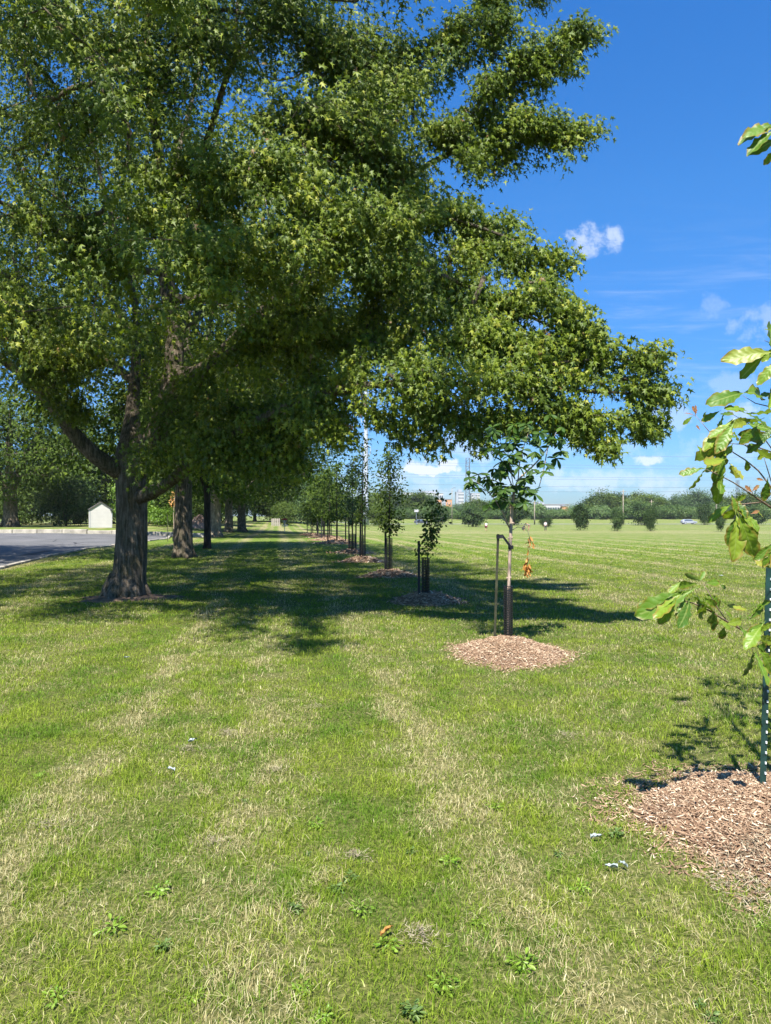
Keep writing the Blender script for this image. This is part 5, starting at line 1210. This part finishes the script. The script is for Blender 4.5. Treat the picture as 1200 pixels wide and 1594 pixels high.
# ------------------------------------------------------------------ pylon, mast, poles, wires
def pylon():
    Y = 190; x = (569.5 - 600) / F * Y; z = gz(x, Y); H = CAMH + (HZ - 545) / F * Y - z
    root = empty('steel_pylon', (x, Y, z))
    mb = MB(); n = 12; mb.tube([(0, 0, H * i / n) for i in range(n + 1)], [.78 - .42 * i / n + (.12 if i == 0 else 0) for i in range(n + 1)], 14); mb.build('pole', 'pylon', root, True)
    for hz_ in (H * .42, H * .60, H * .78, H * .95):
        for s in (1, -1):
            mb = MB(); mb.tube([(s * .4, 0, hz_ + 1.7), (s * 1.2, 0, hz_ + 1.4), (s * 1.3, 0, hz_), (s * .9, 0, hz_ - 1.2), (s * .45, 0, hz_ - 1.4)], .10, 6); mb.build('insulator_arm', 'pylon', root)
    tag(root, 'tall pale tubular steel pylon rising behind the sapling row', 'pylon'); return x, Y
pyx, pyY = pylon()
def mast(px, ptop, pbase, Y, w, label):
    x = (px - 600) / F * Y; z = gz(x, Y); H = CAMH + (HZ - ptop) / F * Y - z; root = empty('lattice_mast', (x, Y, z))
    mb = MB(); zs = np.linspace(0, H, 15); ww = [w * (1.5 - .5 * min(1, t / (H * .5))) * .5 for t in zs]
    for sx_ in (-1, 1):
        for sy_ in (-1, 1): mb.tube([(sx_ * a, sy_ * a, t) for a, t in zip(ww, zs)], .11, 4)
    mb.build('leg', 'wire', root)
    mb = MB()
    for i in range(14):
        a, b = ww[i], ww[i + 1]; s = 1 if i % 2 else -1
        mb.tube([(-s * a, -a, zs[i]), (s * b, -b, zs[i + 1])], .06, 3); mb.tube([(-s * a, a, zs[i]), (s * b, b, zs[i + 1])], .06, 3)
        for sy_ in (-1, 1): mb.tube([(-b, sy_ * b, zs[i + 1]), (b, sy_ * b, zs[i + 1])], .06, 3)
    mb.build('bracing', 'wire', root); tag(root, label, 'mast')
mast(728, 713, 800, 300, 1.5, 'slender lattice mast between the two white tower blocks')
mast(1148, 748, 800, 300, .9, 'thin lattice mast behind the oak leaves at right')
def pole(px, ptop, Y, r, m, label, lamp=False, cross=False):
    x = (px - 600) / F * Y; z = gz(x, Y); H = CAMH + (HZ - ptop) / F * Y - z; root = empty('street_light' if lamp else 'utility_pole', (x, Y, z))
    mb = MB(); mb.tube([(0, 0, -.2), (0, 0, H * .5), (0, 0, H)], [r * 1.25, r, r * .75], 8); mb.build('pole', m, root, True)
    if lamp:
        mb = MB(); mb.tube([(0, 0, H - .1), (.5, 0, H + .1)], .06, 5); mb.box((.75, 0, H + .1), (.7, .3, .15)); mb.build('lamp_head', 'wire', root)
    if cross:
        mb = MB(); mb.box((0, 0, H - .6), (1.6, .12, .12)); mb.build('cross_arm', m, root)
    tag(root, label, 'pole'); return x, Y, z + H
pole(703.5, 760, 205, .10, 'wood_pole', 'tall thin light pole in front of the orange brick building', lamp=True)
p1 = pole(832, 779, 205, .17, 'wood_pole', 'pale wooden pole right of the leafy sapling', cross=True)
p2 = pole(970, 762, 205, .17, 'wood_pole', 'tall wooden pole in the middle of the wood edge', cross=True)
p3 = pole(1014, 778, 240, .14, 'wood_pole', 'short pole standing against the wood edge', cross=True)
p4 = pole(1115, 742, 205, .17, 'wood_pole', 'tall pole behind the oak leaves', cross=True)
# small sign / panel post
x = (648 - 600) / F * 200; Y = 200; root = empty('panel_post', (x, Y, gz(x, Y)))
mb = MB(); mb.tube([(0, 0, 0), (0, 0, 4.4)], .10, 6); mb.build('post', 'wire', root)
mb = MB(); mb.box((0, -.1, 4.0), (1.2, .12, .8), M3=Matrix.Rotation(R(-25), 3, 'X')); mb.build('panel', 'darkcar', root)
tag(root, 'grey panel on a dark post beside the parked dark car', 'panel post')
wl = ['topmost overhead wire', 'second overhead wire from the top', 'third overhead wire from the top', 'fourth overhead wire from the top', 'fifth overhead wire from the top', 'sixth overhead wire from the top', 'lowest overhead wire']
for i, (a, b) in enumerate([(700, 712), (718, 724), (722, 729), (737, 742), (741, 745), (752, 757), (763, 760)]):
    Y0 = pyY + 2; x0 = (575 - 600) / F * Y0; z0 = CAMH + (HZ - a) / F * Y0; Y1 = 215; x1 = (1420 - 600) / F * Y1; z1 = CAMH + (HZ - b) / F * Y1
    pts = []
    for k in range(41):
        t = k / 40; pts.append((x0 + (x1 - x0) * t, Y0 + (Y1 - Y0) * t, z0 + (z1 - z0) * t - 3.0 * t * (1 - t)))
    mb = MB(); mb.tube(pts, .028, 4); o = mb.build('overhead_wire', 'wire'); tag(o, wl[i] + ' across the low sky', 'wire', 'overhead wires')

# ------------------------------------------------------------------ cars
def car(px, py, Y, paint, label, rz=0.0):
    x = (px - 600) / F * Y; root = empty('parked_car', (x, Y, gz(x, Y) + .05), rz)
    def prism(prof, w, m, name, y0=None, inset=0.0):
        mb = MB(); n = len(prof); V = []
        for s in (-1, 1):
            for (a, b) in prof:
                k = 1 - inset * max(0, (b - .9)) ; V.append((a, s * w / 2 * k, b))
        mb.add(V, [tuple(range(n))[::-1], tuple(range(n, 2 * n))] + [(i, (i + 1) % n, n + (i + 1) % n, n + i) for i in range(n)])
        return mb.build(name, m, root, bevel=.03 if m in ('silver', 'darkcar') else 0)
    body = [(-2.25, .35), (-1.75, .28), (1.8, .28), (2.25, .38), (2.28, .62), (2.1, .80), (1.2, .95), (.55, 1.42), (.2, 1.47), (-1.2, 1.47), (-1.75, 1.30), (-2.15, .98), (-2.3, .85)]
    prism(body[::-1], 1.76, paint, 'body', inset=.35)
    wn = [(-1.65, .97), (1.02, .97), (.48, 1.37), (-1.2, 1.40), (-1.6, 1.28)]
    prism(wn[::-1], 1.775, 'glass', 'window', inset=.33)
    for sx_ in (-1.4, 1.42):
        for s in (-1, 1):
            w = empty('wheel', (sx_, s * .82, .32)); w.parent = root
            mb = MB(); mb.tube([(0, -.11, 0), (0, .11, 0)], .33, 18); mb.build('tyre', 'tyre', w)
            mb = MB(); mb.tube([(0, -.125, 0), (0, .125, 0)], .2, 12); mb.build('rim', 'steel', w)
    for s in (-1, 1):
        mb = MB(); mb.box((2.2, s * .62, .66), (.16, .34, .14)); mb.build('headlight', 'lamp', root)
        mb = MB(); mb.box((-2.24, s * .68, .86), (.12, .24, .16)); mb.build('tail_light', 'red', root)
    tag(root, label, 'car', None)
car(1072, 812, 215, 'silver', 'silver hatchback on the far road at right')
car(656, 812, 215, 'darkcar', 'dark car parked on the far road near the grey panel')

# ------------------------------------------------------------------ people
def person(px, py, Y, face, joints, shirt, trousers, hairm, label, hat=False, shorts=False):
    """joints: dict of local positions (x right, y away, z up), built as one skinned body"""
    x = (px - 600) / F * Y; root = empty('person', (x, Y, gz(x, Y)), face)
    J = joints; names = list(J.keys()); idx = {n: i for i, n in enumerate(names)}
    edges = [('pelvis', 'waist'), ('waist', 'chest'), ('chest', 'neck'), ('neck', 'head'), ('head', 'crown_'), ('chest', 'shL'), ('shL', 'elL'), ('elL', 'haL'), ('haL', 'fiL'), ('chest', 'shR'), ('shR', 'elR'), ('elR', 'haR'), ('haR', 'fiR'),
             ('pelvis', 'hiL'), ('hiL', 'knL'), ('knL', 'anL'), ('anL', 'toL'), ('pelvis', 'hiR'), ('hiR', 'knR'), ('knR', 'anR'), ('anR', 'toR')]
    rad = dict(pelvis=.14, waist=.125, chest=.15, neck=.06, head=.095, crown_=.085, shL=.07, elL=.045, haL=.032, fiL=.025, shR=.07, elR=.045, haR=.032, fiR=.025, hiL=.095, knL=.06, anL=.04, toL=.035, hiR=.095, knR=.06, anR=.04, toR=.035)
    def skin(name, ns, m, k=1.0, rootn='pelvis', parent=root, rr=None):
        ns = [n for n in ns]; ii = {n: i for i, n in enumerate(ns)}
        me = bpy.data.meshes.new(name); me.from_pydata([J[n] for n in ns], [(ii[a], ii[b]) for a, b in edges if a in ii and b in ii], [])
        o = bpy.data.objects.new(name, me); C.objects.link(o); o.parent = parent
        me.materials.append(M[m])
        md = o.modifiers.new('skin', 'SKIN'); md.use_smooth_shade = True
        for n, sv in zip(ns, me.skin_vertices[0].data):
            r = (rr or {}).get(n, rad[n] * k); sv.radius = (r, r); sv.use_root = (n == rootn)
        sd = o.modifiers.new('sub', 'SUBSURF'); sd.levels = 1; sd.render_levels = 1
        return o
    skin('body', names, 'skin')
    skin('shirt', ['pelvis', 'waist', 'chest', 'shL', 'elL', 'shR', 'elR'], shirt, 1.16, rr={'elL': .065, 'elR': .065})
    if shorts: skin('shorts', ['pelvis', 'hiL', 'knL', 'hiR', 'knR'], trousers, 1.15, rr={'knL': .09, 'knR': .09})
    else: skin('trousers', ['pelvis', 'hiL', 'knL', 'anL', 'hiR', 'knR', 'anR'], trousers, 1.15, rr={'anL': .065, 'anR': .065})
    hd = Vector(J['head']); cr = Vector(J['crown_']); up = (cr - hd).normalized()
    mb = MB(); an = 10; V = []; Fs = []
    q = up.to_track_quat('Z', 'Y').to_matrix()
    for i in range(5):
        ph = i / 4 * R(95)
        for j in range(an):
            a = j * 2 * math.pi / an; v_ = q @ Vector((math.cos(a) * math.sin(ph) * .118, math.sin(a) * math.sin(ph) * .125, math.cos(ph) * .14)); V.append(tuple(cr + v_ - up * .02))
    for i in range(4):
        for j in range(an): Fs.append((i * an + j, i * an + (j + 1) % an, (i + 1) * an + (j + 1) % an, (i + 1) * an + j))
    mb.add(V, Fs); mb.build('hat' if hat else 'hair', hairm, root, True)
    tag(root, label, 'person'); return root
M['shirt_white'] = plain('white_cotton', (0.75, 0.75, 0.76), 0.8); M['shirt_grey'] = plain('grey_blue_cotton', (0.30, 0.36, 0.38), 0.8)
M['maroon'] = plain('maroon_cloth', (0.16, 0.04, 0.06), 0.8); M['darkcloth'] = plain('dark_cloth', (0.04, 0.045, 0.05), 0.8)
stand = dict(pelvis=(0, 0, .95), waist=(0, 0, 1.12), chest=(0, .01, 1.32), neck=(0, 0, 1.49), head=(0, -.02, 1.60), crown_=(0, -.01, 1.68), shL=(-.18, 0, 1.42), elL=(-.24, .02, 1.14), haL=(-.22, -.10, .92), fiL=(-.22, -.14, .84), shR=(.18, 0, 1.42), elR=(.26, .0, 1.15), haR=(.22, -.16, 1.0), fiR=(.20, -.23, .96),
             hiL=(-.10, 0, .88), knL=(-.11, -.02, .50), anL=(-.12, .03, .09), toL=(-.13, -.13, .04), hiR=(.10, 0, .88), knR=(.12, -.02, .50), anR=(.13, .03, .09), toR=(.14, -.13, .04))
bend = dict(pelvis=(0, .22, .90), waist=(0, .12, 1.06), chest=(0, -.08, 1.20), neck=(0, -.24, 1.27), head=(0, -.34, 1.27), crown_=(0, -.41, 1.26), shL=(-.18, -.16, 1.24), elL=(-.20, -.24, .96), haL=(-.14, -.36, .74), fiL=(-.12, -.40, .66), shR=(.18, -.16, 1.24), elR=(.20, -.26, .96), haR=(.14, -.38, .74), fiR=(.12, -.42, .66),
            hiL=(-.11, .20, .84), knL=(-.13, .04, .48), anL=(-.14, .16, .09), toL=(-.15, 0, .04), hiR=(.11, .20, .84), knR=(.13, .04, .48), anR=(.14, .16, .09), toR=(.15, 0, .04))
crouch = dict(pelvis=(0, .25, .42), waist=(0, .18, .60), chest=(0, .02, .80), neck=(0, -.06, .95), head=(0, -.12, 1.04), crown_=(0, -.13, 1.12), shL=(-.18, -.02, .88), elL=(-.2, -.22, .68), haL=(-.12, -.42, .55), fiL=(-.1, -.5, .52), shR=(.18, -.02, .88), elR=(.2, -.24, .68), haR=(.12, -.42, .52), fiR=(.1, -.5, .50),
              hiL=(-.13, .2, .40), knL=(-.18, -.20, .52), anL=(-.15, .06, .09), toL=(-.16, -.1, .04), hiR=(.13, .2, .40), knR=(.18, -.20, .52), anR=(.15, .06, .09), toR=(.16, -.1, .04))
person(756.5, 826, 122, R(180), bend, 'shirt_white', 'maroon', 'shirt_white', 'bending person in a white top, pale hat and maroon shorts', hat=True, shorts=True)
person(815.5, 825, 122, R(90), crouch, 'darkcloth', 'darkcloth', 'hair', 'crouching person in dark clothes close beside the grey shirted person', shorts=True)
person(822, 826, 122, R(-80), bend, 'shirt_grey', 'skin', 'hair', 'person in a loose grey shirt leaning forward next to the crouching one', shorts=True)
person(849, 827, 121, R(10), stand, 'shirt_white', 'darkcloth', 'hair', 'standing person in a white shirt and dark trousers on the far field')

# ------------------------------------------------------------------ litter and weeds on the lawn
def weed(seed, r, lf):
    r2 = np.random.default_rng(seed); m = 44
    a = r2.uniform(0, 6.28, m); rr = r2.random(m) * r * .5
    pos = np.stack([np.cos(a) * rr, np.sin(a) * rr, r2.uniform(.012, .05, m)], 1); D = np.stack([np.cos(a), np.sin(a), r2.uniform(.1, 1.2, m)], 1)
    Nn = np.array([0, 0, 1.0]) + r2.normal(0, .4, (m, 3))
    V, Fq, q = place_leaves(pos, Nn, D, r2.uniform(.018, .042, m), LLF)
    return npmesh('broadleaf_weed', V, [Fq], lf, {'tint': np.repeat(np.clip(r2.normal(.5, .25, m), 0, 1), q)})
wp = [weed(1, .10, 'lime_leaf'), weed(2, .08, 'pale_leaf'), weed(3, .13, 'lime_leaf')]
wu = set(); r6 = random.Random(12)
wpx = [(523, 1390), (478, 1332), (545, 1372), (458, 1420), (562, 1422), (640, 1330), (700, 1345), (492, 1290), (815, 1510), (605, 1478), (1185, 1445), (1090, 1570), (255, 1480), (175, 1455), (470, 1545), (500, 1590), (905, 1390), (690, 1540), (1050, 1200), (960, 1305), (380, 1250), (60, 1210), (440, 1000), (245, 1395), (1020, 1180), (870, 1335), (770, 1260), (330, 1120), (560, 1145), (90, 1560), (1110, 1590), (640, 1585), (745, 1440), (300, 1560)]
for i, (px, py) in enumerate(wpx):
    p = G(px, py); k = r6.randrange(3); o = wp[k] if k not in wu else wp[k].copy()
    if k in wu: C.objects.link(o)
    wu.add(k); o.location = (p.x, p.y, gz(p.x, p.y)); o.rotation_euler = (0, 0, r6.uniform(0, 6)); s = r6.uniform(.35, .8); o.scale = (s, s, s)
    tag(o, 'small bright green broadleaf weed in the mown grass', 'weed', 'broadleaf weeds in the lawn')
def scrap(px, py, L, w, m, label, cat, seed, name):
    p = G(px, py); r2 = random.Random(seed); n = 7; V = []; Fs = []
    for i in range(n):
        t = i / (n - 1); ww = w * (.35 + .65 * math.sin(math.pi * min(.95, t + .12))) * r2.uniform(.7, 1.2)
        for s in (-1, 0, 1): V.append(((t - .5) * L, s * ww / 2 + r2.uniform(-.1, .1) * w, .028 + r2.uniform(0, .012) + (.008 if s else 0)))
    for i in range(n - 1):
        for j in (0, 1): Fs.append((i * 3 + j, i * 3 + j + 1, i * 3 + j + 4, i * 3 + j + 3))
    V += [(a, b, c - .002) for a, b, c in V]; k = n * 3; Fs += [tuple(q + k for q in f[::-1]) for f in Fs]
    mb = MB(); mb.add(V, Fs, r2.uniform(.5, .8)); o = mb.build(name, m, loc=(p.x, p.y, gz(p.x, p.y))); o.rotation_euler = (0, 0, r2.uniform(0, 3)); tag(o, label, cat)
scrap(602, 1463, .07, .018, 'dead_leaf', 'curled orange brown leaf lying in the foreground grass', 'fallen leaf', 4, 'fallen_leaf')
scrap(300, 1160, .07, .03, 'plastic', 'pale scrap lying in the grass nearer the big maple', 'litter', 5, 'pale_scrap')
scrap(266, 1206, .06, .025, 'plastic', 'small white scrap left of the dry stripe', 'litter', 6, 'pale_scrap')
scrap(952, 1361, .055, .03, 'plastic', 'left one of two pale scraps beside the near mulch mound', 'litter', 7, 'pale_scrap')
scrap(970, 1358, .05, .018, 'plastic', 'right one of two pale scraps beside the near mulch mound', 'litter', 8, 'pale_scrap')
scrap(928, 1313, .06, .02, 'plastic', 'pale scrap at the left tip of the near mulch mound', 'litter', 9, 'pale_scrap')
scrap(1122, 898, .16, .08, 'plastic', 'white crumpled paper lying on the sunny field behind the oak leaves', 'litter', 10, 'crumpled_paper')
scrap(197, 1028, .06, .03, 'plastic', 'tiny pale scrap in the lawn in front of the big trunk', 'litter', 11, 'pale_scrap')
# thatch clumps
def thatch(px, py, r, label):
    p = G(px, py); r2 = np.random.default_rng(int(px)); n = 230
    a = r2.uniform(0, 6.28, n); rr = r * np.abs(r2.normal(0, .6, n)); th = r2.normal(.3, 1.1, n)
    pos = np.stack([rr * np.cos(a) * 1.4, rr * np.sin(a), .012 + .035 * (1 - rr / r) * r2.random(n) + .004], 1)
    D = np.stack([np.cos(th), np.sin(th), r2.normal(0, .2, n)], 1); Nn = np.array([0, 0, 1.0]) + r2.normal(0, .4, (n, 3))
    tm = (np.array([(-.018, 0, 0), (.018, 0, 0), (.02, .5, .04), (0, 1, 0), (-.02, .5, .04)]), np.array([(0, 1, 2, 4), (4, 2, 3, 3)])[:1])
    V, Fq, q = place_leaves(pos, Nn, D, r2.uniform(.02, .055, n), tm)
    o = npmesh('dry_clippings', V, [Fq], 'thatch', {'tint': np.repeat(r2.random(n), q)}, loc=(p.x, p.y, gz(p.x, p.y))); tag(o, label, 'grass clippings', 'matted clumps of dry clippings', 'stuff')
M['thatch'] = leafmat('dry_thatch', [(0, (0.13, 0.10, 0.06)), (0.5, (0.24, 0.20, 0.13)), (1, (0.40, 0.35, 0.24))], 0.8, .1, 1, .1, (1, 1, 1))
for (px, py, r, l) in [(490, 1105, .10, 'matted dry clump in the middle of the lawn'), (549, 1340, .06, 'small upright dry clump in the foreground centre'), (352, 1145, .08, 'dry clump beside the left dry stripe'), (425, 1205, .10, 'long dry clump left of centre'), (1065, 1100, .09, 'dry clump right of the lit stripe'), (880, 1150, .1, 'dry clump left of the oak shadow'), (655, 1465, .08, 'loose dry clump in the near foreground'), (290, 1170, .09, 'dry clump by the pale scrap'), (330, 1320, .12, 'flat dry clump in the left foreground'), (70, 1290, .12, 'flat dry clump at the left edge'), (1000, 1225, .08, 'dry clump at the edge of the oak shadow')]:
    thatch(px, py, r, l)
r2 = np.random.default_rng(91); n = 5200; tq = r2.random(n) ** .6; aq = r2.uniform(0, 6.28, n)
cx, cy = 2.15, 2.98; xx = .78 * tq * np.cos(aq); yy_ = .42 * tq * np.sin(aq); th = r2.normal(.4, 1.2, n)
mh = 0.17 * np.maximum(0, 1 - np.maximum(((cx + xx - 2.30) / .92) ** 2 + ((cy + yy_ - 3.58) / .78) ** 2, 0) ** .95)
pos = np.stack([xx, yy_, g(cx + xx, cy + yy_) - gz(cx, cy) + mh + r2.uniform(.006, .03, n)], 1)
tm = (np.array([(-.018, 0, 0), (.018, 0, 0), (.02, .5, .03), (0, 1, 0), (-.02, .5, .03)]), np.array([(0, 1, 2, 4)]))
V, Fq, q = place_leaves(pos, np.array([0, 0, 1.0]) + r2.normal(0, .3, (n, 3)), np.stack([np.cos(th), np.sin(th), r2.normal(0, .12, n)], 1), r2.uniform(.03, .09, n), tm)
o = npmesh('dry_clippings', V, [Fq], 'thatch', {'tint': np.repeat(r2.random(n), q)}, loc=(cx, cy, gz(cx, cy))); tag(o, 'wide layer of dry grass clippings over the front of the near mulch mound', 'grass clippings', 'matted clumps of dry clippings', 'stuff')
# ------------------------------------------------------------------ faint summer haze
M['air'] = bpy.data.materials.new('air'); M['air'].use_nodes = True; t = M['air'].node_tree; t.nodes.clear(); kk = NT(t)
pv = kk.n('ShaderNodeVolumePrincipled'); pv.inputs['Density'].default_value = 0.00012; pv.inputs['Color'].default_value = (.85, .9, 1, 1)
kk.put(kk.n('ShaderNodeOutputMaterial').inputs['Volume'], pv)
mb = MB(); mb.box((0, 420, 24), (1840, 1000, 57)); o = mb.build('haze', 'air'); tag(o, 'faint summer haze over the park', None, None, 'stuff')
print('objects', len(bpy.data.objects))
